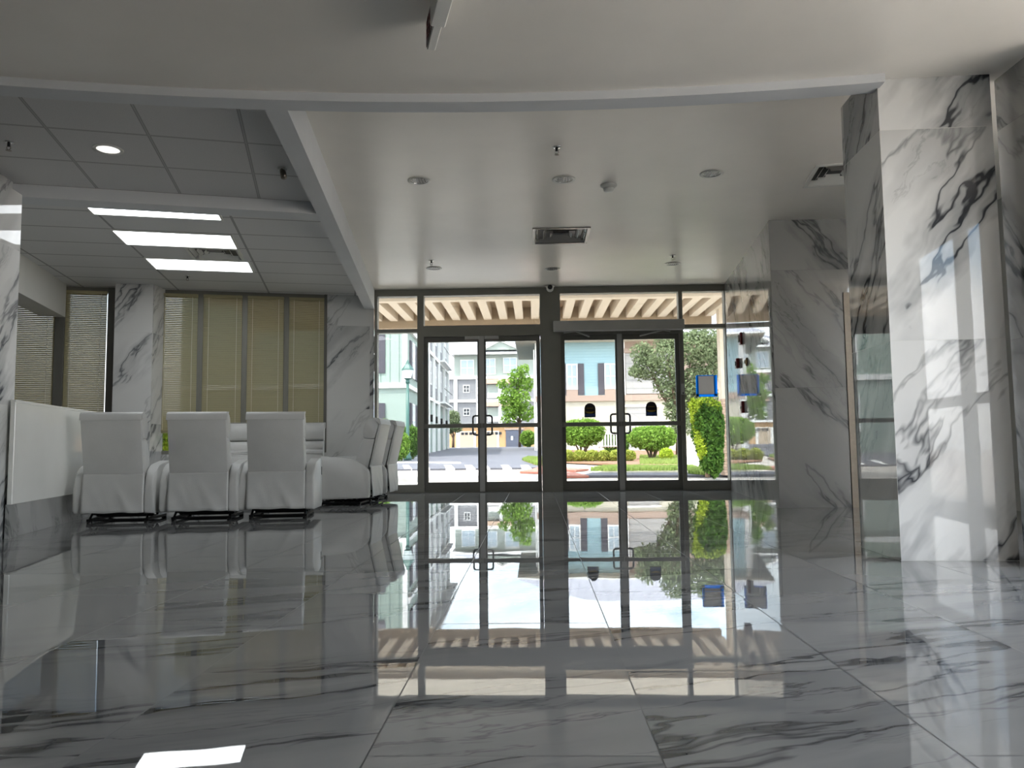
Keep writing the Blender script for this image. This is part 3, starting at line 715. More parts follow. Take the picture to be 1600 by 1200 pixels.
# reception counter
d0, d1 = Vector((-3.825, 5.66, 0)), Vector((-4.262, 7.394, 0)); dd = (d1-d0).normalized(); dn = Vector((-dd.y, dd.x, 0))
t = thing('reception_counter', 'glossy white counter front on a dark marble base at the left', 'counter', d0, math.atan2(dd.y, dd.x))
MB().box(.02, 2.9, 0, .035, .248, 1.0).bevel(.003, 1).build('front_panel', M['panel_white'], t)
MB().box(.20, 2.9, .0, .55, 1.0, 1.018).box(.02, .20, .0, .035, 1.0, 1.018).build('countertop', M['panel_white'], t)
MB().box(.20, 2.9, .03, .5, 0, .248).box(.03, .20, .02, .045, 0, .248).build('base', M['marble_shaded'], t, uv=True)
MB().box(.20, 2.9, .04, .12, .248, 1.0).build('carcass', M['wallpaint'], t)

# ------------------------------------------------------------------ recliners (front faces local +y)
def rounded(poly, r, n=5):
    out = []; k = len(poly)
    for i in range(k):
        p = Vector(poly[i]); a = Vector(poly[i-1]); c = Vector(poly[(i+1) % k])
        va = (a-p); vc = (c-p); rr = min(r[i] if isinstance(r, list) else r, va.length*.45, vc.length*.45)
        if rr < 1e-4: out.append(tuple(p)); continue
        s, e = p + va.normalized()*rr, p + vc.normalized()*rr
        for j in range(n+1):
            u = j/n; out.append(tuple((1-u)**2*s + 2*u*(1-u)*p + u*u*e))
    return out
def soft(mb, w=.018, seg=3):
    # bevel only the long outline edges (the two end caps), keeping the rounded profile
    caps = [f for f in mb.bm.faces if len(f.verts) > 4]
    es = set(e for f in caps for e in f.edges)
    bmesh.ops.bevel(mb.bm, geom=list(es), offset=w, segments=seg, profile=.6, affect='EDGES', clamp_overlap=True)
    return mb
def make_recliner(label, group):
    t = thing('recliner', label, 'recliner', (0, 0, 0), 0, group)
    L = M['leather']
    for s in (-1, 1):
        arm = rounded([(-.385, .085), (.30, .065), (.325, .50), (.12, .545), (-.24, .50), (-.385, .395)], [.03, .03, .09, .12, .12, .09])
        x0, x1 = (.250, .332) if s > 0 else (-.332, -.250)
        a = soft(MB().side(arm, x0, x1), .03, 4).build('armrest', L, t, True)
        inner = rounded([(-.30, .12), (.29, .10), (.31, .47), (.1, .51), (-.22, .48), (-.30, .40)], .07)
        if s > 0:
            h = MB().box(.331, .336, .215, .245, .375, .455).bevel(.002, 1).build('release_handle', M['black'], a)
    seat = rounded([(-.24, .22), (.30, .22), (.335, .43), (.25, .475), (-.18, .445)], [.03, .05, .06, .06, .03])
    soft(MB().side(seat, -.252, .252), .03, 3).build('seat', L, t, True)
    foot = rounded([(.30, .10), (.345, .10), (.365, .40), (.32, .42)], .02)
    soft(MB().side(foot, -.25, .25), .012, 2).build('footrest', L, t, True)
    back = rounded([(-.37, .36), (-.20, .38), (-.335, .80), (-.40, .80), (-.52, .79)], [.03, .05, .02, .02, .02])
    # backrest: lower cushion, headrest cushion, flat rear panel, top wrap
    lower = rounded([(-.345, .40), (-.185, .42), (-.245, .60), (-.295, .735), (-.425, .735)], [.02, .05, .06, .05, .01])
    mb = soft(MB().side(lower, -.242, .242), .028, 3)
    mb.build('back_cushion', L, t, True)
    head = rounded([(-.425, .738), (-.295, .738), (-.295, .86), (-.345, .965), (-.475, .955), (-.46, .86)], [.01, .04, .07, .06, .05, .01])
    soft(MB().side(head, -.246, .246), .032, 4).build('headrest', L, t, True)
    rear = [(-.390, .42), (-.365, .42), (-.475, .905), (-.496, .905)]
    MB().side(rear, -.248, .248).bevel(.006, 2).build('back_panel', L, t, True)
    wrap = rounded([(-.500, .895), (-.465, .90), (-.42, .955), (-.40, .972), (-.485, .966)], [.004, .01, .02, .015, .03])
    soft(MB().side(wrap, -.256, .256), .014, 2).build('back_top_wrap', L, t, True)
    # skirt hanging under the back, with soft folds
    mb = MB(); nx, nz = 30, 14; g = []; g2 = []
    for j in range(nz+1):
        v = j/nz; row = []; row2 = []
        for i in range(nx+1):
            u = i/nx*2-1; z = .44 - .345*v + .003*math.sin(u*6)*v
            y = -.392 - .016*v + .007*math.sin(u*4.1+v*3.0)*v*(.2+.8*abs(u)) + .004*math.sin(u*9-v*7)*v*v - .006*math.exp(-((u-.55+.7*(1-v))/.10)**2)*v + .005*math.exp(-((u+.35-.5*(v-.6))/.13)**2)*v
            row.append(mb.bm.verts.new((u*.256, y, z))); row2.append(mb.bm.verts.new((u*.256, y+.012, z)))
        g.append(row); g2.append(row2)
    for j in range(nz):
        for i in range(nx):
            mb.face([g[j][i], g[j][i+1], g[j+1][i+1], g[j+1][i]]); mb.face([g2[j][i], g2[j+1][i], g2[j+1][i+1], g2[j][i+1]])
    for j in range(nz):
        for e in (0, nx): mb.face([g[j][e], g[j+1][e], g2[j+1][e], g2[j][e]])
    for i in range(nx):
        for e in (0, nz): mb.face([g[e][i], g2[e][i], g2[e][i+1], g[e][i+1]])
    mb.build('back_skirt', L, t, True)
    # black mechanism
    bf = MB()
    for s in (-1, 1):
        bf.box(s*.24-.018, s*.24+.018, -.27, .27, .012, .035)
        bf.tube([(s*.24, -.25, .03), (s*.235, -.12, .13), (s*.24, .05, .05), (s*.235, .2, .14)], .011, 6)
        bf.tube([(s*.225, -.29, .14), (s*.225, -.1, .05), (s*.225, .1, .13)], .010, 6)
    for y, z in ((-.24, .024), (-.05, .05), (.2, .024), (-.20, .075)): bf.box(-.24, .24, y-.014, y+.014, z-.009, z+.009)
    for s in (-1, 1):
        for y in (-.25, .25): bf.lathe([(.022, 0), (.022, .010), (.01, .012)], (s*.24, y, 0), 12)
    bf.build('base_frame', M['black'], t)
    pan = MB().box(-.32, .32, -.30, .28, .105, .125); pan.build('bottom_board', M['black'], t)
    return t
rec = make_recliner('white leather recliner seen from behind, beside the white counter', 'recliners in the row facing away')
rec.location = (-3.735, 7.16, 0); rec.rotation_euler = (0, 0, R(9))
def recliner(x, y, rz, label, group):
    c = copy_tree(rec); c.location = (x, y, 0); c.rotation_euler = (0, 0, R(rz)); c['label'] = label; c['group'] = group; return c
recliner(-3.045, 7.30, 9, 'white leather recliner seen from behind, middle one of the row of three', 'recliners in the row facing away')
recliner(-2.405, 7.47, 9, 'white leather recliner seen from behind with a release slot in its outer arm', 'recliners in the row facing away')
recliner(-3.62, 9.42, 191, 'white recliner facing the hall, between the backs of the middle and right recliners', 'recliners facing the hall under the blinds')
recliner(-2.875, 9.62, 191, 'white recliner facing the hall, beside the marble strip, behind the slotted-arm recliner', 'recliners facing the hall under the blinds')
recliner(-2.20, 8.98, 88, 'white recliner in profile near the glass entrance, whole side arm in view', 'recliners turned sideways by the entrance')
recliner(-2.16, 9.78, 88, 'white recliner in profile mostly hidden behind the nearer sideways one', 'recliners turned sideways by the entrance')

# ================================================================== OUTSIDE
def zg(Y): return 0.0 if Y < 22 else min(.58, (Y-22)*.0153) if Y < 60 else .58 + (Y-60)*.0009
def og(x, y):                             # ground point outside seen at pixel (x, y)
    d = ray(x, y); lo, hi = 8.0, 300.0
    for _ in range(60):
        mid = (lo+hi)/2; z = CAMZ + d.z*mid/d.y
        if z > zg(mid): lo = mid
        else: hi = mid
    return Vector((d.x*hi/d.y, hi, zg(hi)))
def ground_strip(poly, name, mat, label, lift=.006, kind='structure', cat='ground'):
    mb = MB(); ys = sorted(set([round(p[1], 3) for p in poly]))
    bm = mb.bm; vs = [bm.verts.new((p[0], p[1], 0)) for p in poly]; bm.faces.new(vs)
    for yc in (22, 60):
        bmesh.ops.bisect_plane(bm, geom=list(bm.verts)+list(bm.edges)+list(bm.faces), plane_co=(0, yc, 0), plane_no=(0, 1, 0))
    for v in bm.verts: v.co.z = zg(v.co.y) + lift
    r = bmesh.ops.extrude_face_region(bm, geom=list(bm.faces))
    for e in r['geom']:
        if isinstance(e, bmesh.types.BMVert): e.co.z -= .05
    return tag(mb.build(name, mat, uv=True), label, cat, None, kind)
P = lambda x, y: tuple(og(x, y))[:2]
ground_strip([(-90, -60), (90, -60), (90, 160), (-90, 160)], 'ground', M['concrete'], 'pale concrete ground outside the glass', -.05)
ground_strip([(-14, 22.5), P(845, 730.5), P(836, 725), P(858, 701), (1.5, 97), (-40, 97), (-40, 22.5)], 'road', M['asphalt'], 'grey asphalt drive leading away between the buildings', .004)
ground_strip([P(618, 721.5), P(720, 722.5), P(720, 724.5), P(618, 723.5)], 'road_marking', M['paintline'], 'long white stop line on the asphalt', .012)
for i, (x0, x1) in enumerate(((597, 608), (629, 641), (664, 669), (694, 708), (726, 740), (757, 763), (783, 797), (813, 828))):
    ground_strip([P(x0, 727), P(x1-3, 727), P(x1+3, 733), P(x0+3, 733)], 'crosswalk_marking', M['paintline'], 'white crosswalk block, number %d counted from the left' % (i+1) if False else 'white crosswalk block seen %s' % ['beside the recliner at far left', 'under the teal lamp post', 'at the left door stile', 'under the stop line end', 'left of the door meeting strip', 'at the door meeting strip', 'right of the door meeting strip', 'near the red brick patch'][i], .012, 'structure', 'road marking')
ground_strip([P(812, 737), P(848, 728), P(848, 738)], 'brick_pavers', brickmat('red brick paver', (.62, .36, .30), (.70, .44, .37), (.6, .5, .45), 5), 'red brick paving patch seen left of the centre post', .010, 'structure', 'paving')
ground_strip([P(880, 730), P(920, 733), P(900, 735), P(880, 734)], 'brick_pavers', bpy.data.materials['red brick paver'], 'thin red brick strip seen in the third door leaf', .010, 'structure', 'paving')
ground_strip([P(880, 739), P(895, 738), P(920, 743.5), P(880, 744)], 'brick_pavers', bpy.data.materials['red brick paver'], 'red brick triangle low in the third door leaf', .010, 'structure', 'paving')
ground_strip([P(925, 738.5), P(1250, 738), P(1250, 742), P(905, 743)], 'road', M['asphalt'], 'thin strip of roadway crossing in front of the shrubs', .004)
bed = [P(878, 722.5), P(1000, 728), P(1062, 728), P(1068, 705), P(878, 704)]
ground_strip(bed, 'planting_bed', M['soil'], 'mulched bed under the round shrubs', .03, 'structure', 'bed')
ground_strip([P(836, 727), P(816, 719.5), P(825, 716), P(858, 719), P(858, 728)], 'lawn', M['soil'], 'corner of soil under the grass by the drive', .012, 'structure', 'lawn')
def grass(poly, name, label, n, h=.10):
    xs_ = [p[0] for p in poly]; ys_ = [p[1] for p in poly]; V = []; F = []
    def inside(x, y):
        c = False; k = len(poly)
        for i in range(k):
            (ax, ay), (bx, by) = poly[i], poly[i-1]
            if (ay > y) != (by > y) and x < (bx-ax)*(y-ay)/(by-ay)+ax: c = not c
        return c
    while len(F) < n:
        x = random.uniform(min(xs_), max(xs_)); y = random.uniform(min(ys_), max(ys_))
        if not inside(x, y): continue
        a = random.uniform(0, 6.28); w = .02; z = zg(y)+.01; hh = h*random.uniform(.6, 1.3); k = len(V)
        V += [(x-w*math.cos(a), y-w*math.sin(a), z), (x+w*math.cos(a), y+w*math.sin(a), z), (x+random.uniform(-.04, .04), y+random.uniform(-.04, .04), z+hh)]
        F.append((k, k+1, k+2))
    me = bpy.data.meshes.new(name); me.from_pydata(V, [], F); me.materials.append(M['grass'])
    o = bpy.data.objects.new(name, me); COL.objects.link(o); return tag(o, label, 'grass', None, 'stuff')
grass([P(922, 736.8), P(1085, 735.8), P(1085, 732.3), P(945, 732.3)], 'grass', 'strip of green grass between the walk and the roadway', 7000)
grass([P(836, 727), P(816, 719.5), P(825, 716), P(850, 717), P(850, 728)], 'grass', 'bright grass corner beside the asphalt drive', 3000)
grass([P(1000, 727), P(1062, 727), P(1062, 714), P(1000, 714)], 'grass', 'grass around the second round shrub', 4000)
grass([P(1075, 740.5), P(1110, 744), P(1110, 738), P(1085, 735)], 'grass', 'grass at the foot of the tall clipped hedge', 3000)

# canopy over the walk
cy0, cy1, cz = 14.6, 17.0, 3.42
cp = thing('walkway_canopy', 'cream timber canopy with slanting joists outside the entrance', 'canopy', (0, 16, 0))
def cpart(name, mat, x0, x1, y0, y1, z0, z1): return MB().box(x0, x1, y0-16, y1-16, z0, z1).build(name, M[mat], cp)
for i in range(34):
    x = -5.9 + i*.345; cpart('joist', 'cream', x, x+.17, cy0+.18, cy1+.05, cz, cz+.26)
cpart('deck', 'cream_dark', -6.2, 6.0, cy0-.3, cy1+.3, cz+.26, cz+.32)
cpart('far_beam', 'cream_dark', -6.2, 3.9, cy1+.05, cy1+.22, cz-.16, cz+.26)
cpart('near_beam', 'cream', -6.2, 6.0, cy0, cy0+.18, cz-.02, cz+.26)
cpart('fascia', 'cream', -6.2, 6.0, cy0-.34, cy0-.3, cz+.05, cz+.36)
for x in (-6.0, 4.05):
    if x > 0: xx = at(1132, 560, 16.2).x
    else: xx = x
    post = cpart('post', 'cream', xx-.11, xx+.11, 16.08, 16.34, 1.55, cz)
    b = MB().box(xx-.115, xx+.13, .05, .37, 0, 1.55).build('brick_pier', brickmat('pale brick', (.72, .60, .52), (.78, .68, .60), (.55, .45, .38), 4.5), cp, uv=True)

# lamp post
q = at(637, 718, 31); t = thing('street_lamp', 'teal green street lamp post in front of the pale building', 'street lamp', (q.x, 31, zg(31)))
M['teal'] = plain('teal green enamel', (.21, .36, .33), .4)
hh = at(637, 600, 31).z - zg(31)
MB().lathe([(.16, 0), (.16, .12), (.11, .2), (.085, .6), (.07, 1.0), (.06, hh)], seg=16).build('pole', M['teal'], t, True)
lan = MB().lathe([(.06, hh), (.10, hh+.08), (.07, hh+.16), (.16, hh+.22)], seg=12).build('lantern_base', M['teal'], t)
MB().lathe([(.14, hh+.22), (.22, hh+.55), (.001, hh+.56)], seg=6).build('lantern_glass', plain('frosted lantern glass', (.85, .90, .90), .2), t)
MB().lathe([(.25, hh+.55), (.22, hh+.62), (.10, hh+.78), (.03, hh+.95), (.001, hh+1.0)], seg=6).build('lantern_cap', M['teal'], t)

# hedges and shrubs
M['leaf_bright'] = leaf_mat('bright shrub leaf', (.36, .50, .20), (.58, .70, .32))
M['leaf_mid'] = leaf_mat('mid green leaf', (.25, .38, .17), (.44, .56, .27))
M['leaf_dark'] = leaf_mat('deep green leaf', (.20, .34, .15), (.40, .54, .24))
M['leaf_olive'] = leaf_mat('olive oak leaf', (.36, .42, .30), (.56, .60, .46))
M['leaf_lime'] = leaf_mat('lime leaf', (.56, .66, .18), (.76, .82, .32))
M['leaf_yellow'] = leaf_mat('yellow-green hedge leaf', (.52, .58, .24), (.72, .73, .38))
M['bark'] = plain('grey brown bark', (.36, .30, .25), .9, 0, .2, .15, 12, .4, 20)
def shrub(name, label, cat, px0, px1, ptop, pbase, Y, mat, n, size, stems=0, group=None, flat=.9, gap=.0, lobes=7):
    g = zg(Y); a = at(px0, pbase, Y); c = at(px1, pbase, Y); top = at((px0+px1)/2, ptop, Y).z - g
    cx = (a.x+c.x)/2; w = (c.x-a.x)/2; t = thing(name, label, cat, (cx, Y, g), 0, group)
    z0 = top*gap; hz = (top-z0)/2
    bl = [(0, 0, z0+hz, w*.93, w*.8, hz*.97, .72)]
    for i in range(lobes):
        an = i/lobes*6.28; bl.append((w*.45*math.cos(an), w*.4*math.sin(an), z0+hz*(1+.15*math.sin(i*2.3)), w*.55, w*.5, hz*.80, .7))
    leaves('foliage', bl, n, size, mat, t)
    if stems:
        for i in range(stems):
            an = i/stems*6.28; r = w*.5
            MB().tube([(.06*math.cos(an), .06*math.sin(an), 0), (r*.4*math.cos(an), r*.4*math.sin(an), z0*.7+.1), (r*math.cos(an), r*math.sin(an), z0+hz*.7)], [.035, .028, .015], 6).build('stem', M['bark'], t)
    return t
shrub('hedge_shrub', 'rounded clipped hedge beside the sideways recliners, nearer of the two', 'hedge', 598, 641, 672, 719, 30.0, M['leaf_bright'], 9000, .05)
shrub('hedge_shrub', 'taller clipped hedge just behind the nearer one at the drive', 'hedge', 620, 660, 664, 714, 32.5, M['leaf_mid'], 8000, .05)
shrub('hedge_shrub', 'hedge top showing above the sideways recliner', 'hedge', 586, 614, 652, 715, 34.0, M['leaf_bright'], 4000, .05)
shrub('round_shrub', 'round bushy shrub on bare stems in the third door leaf', 'shrub', 872, 947, 653, 708, 29.5, M['leaf_bright'], 11000, .05, 7, None, .9, .30)
shrub('round_shrub', 'round bushy shrub on bare stems in the fourth door leaf', 'shrub', 979, 1059, 664, 718, 28.5, M['leaf_bright'], 11000, .05, 7, None, .9, .26)
shrub('round_shrub', 'bright little shrub at the foot of the second round shrub', 'shrub', 1030, 1052, 700, 722, 27.5, M['leaf_lime'], 3000, .04)
for i, (x0, x1) in enumerate(((876, 897), (893, 916), (912, 936), (932, 954), (950, 972), (968, 994))):
    shrub('low_hedge_plant', 'low yellow-green hedge plant in the front row, %s' % ['at the centre post', 'second from the centre post', 'under the first round shrub', 'below the white bench', 'at the door meeting strip', 'by the bare patch'][i], 'hedge plant', x0, x1, 703, 723.5, 27.0, M['leaf_yellow'], 2600, .04, 0, 'low yellow hedge row', lobes=4)
shrub('round_shrub', 'dark shrub mass behind the white bench', 'shrub', 940, 985, 674, 702, 36, M['leaf_mid'], 5000, .06)
shrub('round_shrub', 'shrub seen under the lowest blind between two recliners', 'shrub', 225, 262, 640, 722, 12.6, M['leaf_lime'], 4000, .05)
shrub('round_shrub', 'small green shrub by the far garage gate', 'shrub', 812, 838, 672, 699, 62, M['leaf_bright'], 3000, .08)
# tall clipped hedge by the post
Y = 15.35; g = zg(Y); a = at(1077, 745, Y); c = at(1134, 745, Y); cx = (a.x+c.x)/2; w = (c.x-a.x)/2; top = at(1110, 620, Y).z
t = thing('tall_hedge', 'tall clipped dark hedge by the brick post, sunlight painted lime on its edge', 'hedge', (cx, Y, g))
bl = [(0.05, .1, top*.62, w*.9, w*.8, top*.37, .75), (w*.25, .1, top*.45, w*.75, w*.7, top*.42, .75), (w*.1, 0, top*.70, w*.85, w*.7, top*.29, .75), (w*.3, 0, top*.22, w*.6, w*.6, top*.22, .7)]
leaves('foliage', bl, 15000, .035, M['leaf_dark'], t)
V = []
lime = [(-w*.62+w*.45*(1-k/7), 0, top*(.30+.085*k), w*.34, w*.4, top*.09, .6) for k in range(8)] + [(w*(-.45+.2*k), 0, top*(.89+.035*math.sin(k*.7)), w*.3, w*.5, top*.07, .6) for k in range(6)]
leaves('sunlit_edge', lime, 6000, .03, M['leaf_lime'], t)  # lime leaves paint in the sunlight on the left edge and top
MB().tube([(0, 0, 0), (.05, 0, top*.6)], .05, 8).build('stem', M['bark'], t)
# trees
def tree(name, label, px, pbase, Y, blobs_px, mat, n, size, trunk_r, lean=0):
    g = zg(Y); b0 = at(px, pbase, Y); t = thing(name, label, 'tree', (b0.x, Y, g)); bl = []
    for (x, y, rx, ry) in blobs_px:
        q = at(x, y, Y); s = Y/FP; bl.append((q.x-b0.x, random.uniform(-.5, .5)*rx*s, q.z-g, rx*s, rx*s*.9, ry*s, .25))
    leaves('foliage', bl, n, size, mat, t)
    tr = MB(); zt = max(b[2] for b in bl)
    tr.tube([(0, 0, 0), (.05, 0, zt*.35), (-.03, .1, zt*.6), (.02, 0, zt*.9)], [trunk_r, trunk_r*.8, trunk_r*.5, trunk_r*.2], 8)
    for b_ in bl[:8]: tr.tube([(0, 0, zt*.3), (b_[0]*.5, b_[1]*.5, zt*.3+(b_[2]-zt*.3)*.45), (b_[0], b_[1], b_[2])], [trunk_r*.5, trunk_r*.3, trunk_r*.1], 6)
    tr.build('trunk', M['bark'], t, True)
    return t
tree('oak_tree', 'olive-green oak behind the right doors and sidelight', 1062, 716, 31,
     [(1040, 560, 30, 26), (1012, 572, 24, 24), (1005, 550, 20, 18), (1050, 600, 30, 26), (1080, 545, 34, 26), (1105, 570, 28, 34), (1085, 600, 32, 26), (1060, 640, 24, 26), (1100, 620, 26, 26), (1045, 530, 26, 18), (1095, 525, 26, 16), (1065, 665, 20, 18), (995, 580, 14, 10), (1125, 545, 20, 24)], M['leaf_olive'], 15000, .065, .16)
tree('young_tree', 'loose light-green young tree before the far apartments', 812, 692, 66,
     [(806, 590, 14, 16), (820, 600, 14, 16), (798, 615, 16, 14), (812, 625, 18, 16), (800, 640, 18, 14), (822, 645, 14, 14), (788, 625, 12, 8), (795, 655, 14, 8), (818, 578, 10, 10), (785, 600, 9, 8)], M['leaf_bright'], 4200, .12, .12)
tree('young_tree', 'thin pale tree beside the far garage, left of the meeting strip', 708, 697, 88, [(708, 655, 11, 14), (714, 668, 9, 8), (702, 670, 8, 8)], M['leaf_olive'], 2500, .13, .15)
# white bench
q = at(955, 692, 34); t = thing('garden_bench', 'white slatted bench between the round shrubs', 'bench', (q.x, 34, zg(34)))
M['bench'] = plain('weathered white timber', (.80, .78, .77), .7)
for k in range(9): MB().box(-.52+k*.125, -.45+k*.125, .2, .225, .35, .95).build('back_slat', M['bench'], t)
MB().box(-.55, .55, .19, .235, .93, 1.0).build('top_rail', M['bench'], t); MB().box(-.55, .55, -.25, .2, .40, .44).build('seat', M['bench'], t)
for x in (-.52, .47):
    for y in (-.24, .19): MB().box(x, x+.05, y, y+.05, 0, .45).build('leg', M['bench'], t)

# ------------------------------------------------------------------ buildings
M['white_board'] = lined('white board and batten siding', (.55, .61, .57), (.42, .49, .46), .42, .05, 'X')
M['white_wall'] = plain('white stucco wall', (.56, .61, .58), .8, 0, .2, .02, 2)
M['white_trim'] = plain('white exterior trim', (.90, .90, .89), .6)
M['shutter'] = lined('charcoal louvred shutter', (.35, .34, .37), (.24, .23, .26), .06, .02)
M['grey_siding'] = lined('grey lap siding', (.50, .50, .51), (.42, .42, .43), .2, .02)
M['green_siding'] = plain('grey-green siding', (.60, .63, .60), .8, 0, .2, .02, 2)
M['aqua_siding'] = lined('pale aqua lap siding', (.58, .70, .73), (.50, .62, .65), .17, .02)
M['cream_wall'] = plain('cream stucco', (.72, .70, .64), .8, 0, .2, .02, 2)
M['tan_wall'] = plain('tan stucco', (.70, .57, .42), .8, 0, .2, .02, 2)
M['tan_band'] = plain('pinkish tan band', (.62, .54, .49), .7)
M['metal_roof'] = lined('standing seam metal roof', (.62, .62, .66), (.50, .50, .55), .5, .05, 'X', .4)
M['dark_glass'] = plain('dark window glass', (.20, .21, .23), .08)
M['pale_glass'] = plain('sky-lit window glass', (.62, .68, .72), .08)
M['garage'] = lined('cream garage door', (.68, .62, .54), (.58, .53, .46), .5, .03)
M['garage_grey'] = lined('grey garage door', (.62, .61, .60), (.50, .50, .50), .5, .04)
M['gate'] = lined('slate blue gate', (.30, .32, .38), (.22, .24, .29), .9, .05)
M['awning'] = plain('tan awning', (.72, .62, .54), .8)

class Facade:                                # u along the wall, z up, d out of the wall
    def __init__(s, p0, p1, parent):
        s.o = Vector((*p0, 0)); s.e = (Vector((*p1, 0))-s.o); s.len = s.e.length; s.e.normalize(); s.n = Vector((s.e.y, -s.e.x, 0)); s.parent = parent
    def mbx(s, mb, u0, u1, z0, z1, d0, d1):
        ps = [s.o + s.e*u + s.n*d + Vector((0, 0, z)) - Vector(s.parent.location) for z in (z0, z1) for u, d in ((u0, d0), (u1, d0), (u1, d1), (u0, d1))]
        v = mb.verts(ps)
        for f in ((3, 2, 1, 0), (4, 5, 6, 7), (0, 1, 5, 4), (1, 2, 6, 5), (2, 3, 7, 6), (3, 0, 4, 7)): mb.face([v[i] for i in f])
        return mb
    def part(s, name, mat, u0, u1, z0, z1, d0=0.0, d1=.06, parent=None):
        return s.mbx(MB(), u0, u1, z0, z1, d0, d1).build(name, M[mat], parent or s.parent)
    def window(s, u0, u1, z0, z1, glass='pale_glass', mull=1, frame='white_trim'):
        mb = MB(); f = .07
        for a in ((u0, u0+f), (u1-f, u1)): s.mbx(mb, a[0], a[1], z0, z1, 0, .07)
        for a in ((z0, z0+f), (z1-f, z1), ((z0+z1)/2-.03, (z0+z1)/2+.03)): s.mbx(mb, u0+f, u1-f, a[0], a[1], 0, .065)
        for k in range(1, mull+1):
            u = u0+(u1-u0)*k/(mull+1); s.mbx(mb, u-.025, u+.025, z0+f, z1-f, 0, .06)
        w = mb.build('window', M[frame], s.parent)
        p = s.mbx(MB(), u0+f, u1-f, z0+f, z1-f, 0.005, .03).build('pane', M[glass], w)

# left building: front faces us, right side runs away
LB = thing('pale_building', 'tall white board-and-batten building at the left of the drive', 'building', (-9, 40, 0))
c0 = (-5.70, 35.0); c1 = (-6.32, 57.5)
fr_ = Facade((-16, 35.0), c0, LB); sd = Facade(c0, c1, LB)
MB().prism([(-16+9, -5), (c0[0]+9, -5), (c1[0]+9, 17.5), (-16+9, 17.5)], 0, 9.3).build('wall', M['white_wall'], LB)
fr_.part('siding', 'white_board', 0, fr_.len-.12, 3.55, 9.2, 0, .03)
fr_.part('band', 'white_trim', 0, fr_.len+.1, 3.32, 3.55, 0, .1)
fr_.part('corner_board', 'white_trim', fr_.len-.2, fr_.len+.02, 3.55, 9.2, 0, .05)
def fu(x, y): return at(x, y, 35.0).x + 16
for z0, z1 in ((4.0, 5.75), (1.1, 2.65), (6.9, 8.6)):
    fr_.part('shutter', 'shutter', fu(592, 600), fu(602, 600), z0, z1, .03, .08)
    fr_.window(fu(575, 600), fu(591, 600), z0, z1)
def su(x): return 5731/(800-x) - 35.0
sd.part('band', 'white_trim', 0, sd.len, 3.32, 3.5, 0, .1); sd.part('band', 'white_trim', 0, sd.len, 5.95, 6.15, 0, .12); sd.part('eave', 'white_trim', 0, sd.len, 9.1, 9.35, 0, .7)
for z0, z1 in ((1.1, 2.7), (3.9, 5.6), (6.7, 8.4)):
    for x0, x1, x2, x3 in ((640, 643, 647, 650), (651, 653.5, 656, 658)):
        sd.part('shutter', 'shutter', su(x0), su(x1), z0, z1, 0, .06); sd.window(su(x1), su(x2), z0, z1); sd.part('shutter', 'shutter', su(x2), su(x3), z0, z1, 0, .06)
for x in (667.5, 676, 684, 692, 698.5): sd.part('column', 'white_trim', su(x)-.14, su(x)+.14, 0, 9.1, 0, .16)
for z0, z1 in ((3.5, 5.95), (6.15, 9.1)):
    for xa, xb in ((668.2, 675.4), (676.8, 683.4), (684.8, 691.4), (692.8, 698)):
        sd.part('bay_panel', 'grey_siding', su(xa)+.15, su(xb)-.1, z0+.1, z1-.1, 0, .04)
        u = (su(xa)+su(xb))/2; sd.window(u-.45, u+.45, z0+.75, z1-.35, 'dark_glass')
    for xa, xb in ((684.8, 697.5),):
        sd.part('balcony_rail', 'black', su(xa), su(xb), z0+.86, z0+.90, .40, .44); sd.part('balcony_slab', 'white_trim', su(xa), su(xb), z0-.05, z0+.05, .1, .45)
for x in (671, 679, 687, 695):
    sd.part('wall_light', 'black', su(x)-.08, su(x)+.08, 2.1, 2.5, 0, .2)
# far apartment block across the drive
FY = 100.0
FB = thing('far_apartments', 'far grey apartment block with tan garages closing the drive', 'building', (-6, 104, 0))
def fx(x): return at(x, 640, FY).x
def fz(y): return at(775, y, FY).z
ff = Facade((fx(660), FY), (fx(960), FY), FB)
def U(x): return fx(x)-fx(660)
zb = fz(699)
ff.part('ground_floor_wall', 'tan_wall', 0, ff.len, zb-.3, fz(664), -8, 0)
ff.part('middle_wall', 'grey_siding', 0, ff.len, fz(664), fz(591), -8, 0)
ff.part('upper_wall', 'green_siding', U(710), ff.len, fz(590), fz(551), -8, -.05)
for y0, y1 in ((592, 587.5), (628, 624), (666, 663)): ff.part('band', 'white_trim', 0, ff.len, fz(y0), fz(y1), 0, .25)
for x in (712, 747, 781.5): ff.part('column', 'white_trim', U(x)-.22, U(x)+.22, fz(664), fz(590), 0, .2)
for x0, x1, y0, y1 in ((720, 741, 587, 561.5), (757, 775, 585, 560), (787, 808.5, 583, 559)): ff.window(U(x0), U(x1), fz(y0-6 if False else y0), fz(y1), 'pale_glass', 1)
for x0, x1, y0, y1 in ((724, 734, 613, 601), (724, 734, 649, 637.5)): ff.window(U(x0), U(x1), fz(y0), fz(y1), 'dark_glass', 1)
for y0, y1 in ((600, 593), (635, 628.5)):
    ff.part('awning', 'awning', U(760), U(780), fz(y0), fz(y1), 0, .7); ff.part('awning', 'awning', U(783), U(800), fz(y0), fz(y1), 0, .7)
for (x0, x1), (y0, y1) in [((x, x2), yy) for x, x2 in ((762, 779.5), (783, 800), (800, 815)) for yy in ((622, 601), (659, 637))]:
    ff.part('balcony_recess', 'dark_glass' if x0 > 790 else 'green_siding', U(x0), U(x1), fz(y0), fz(y1), 0, .05)
    ff.part('balcony_rail', 'white_trim', U(x0), U(x1), fz(y0), fz(y0-8), .1, .16)
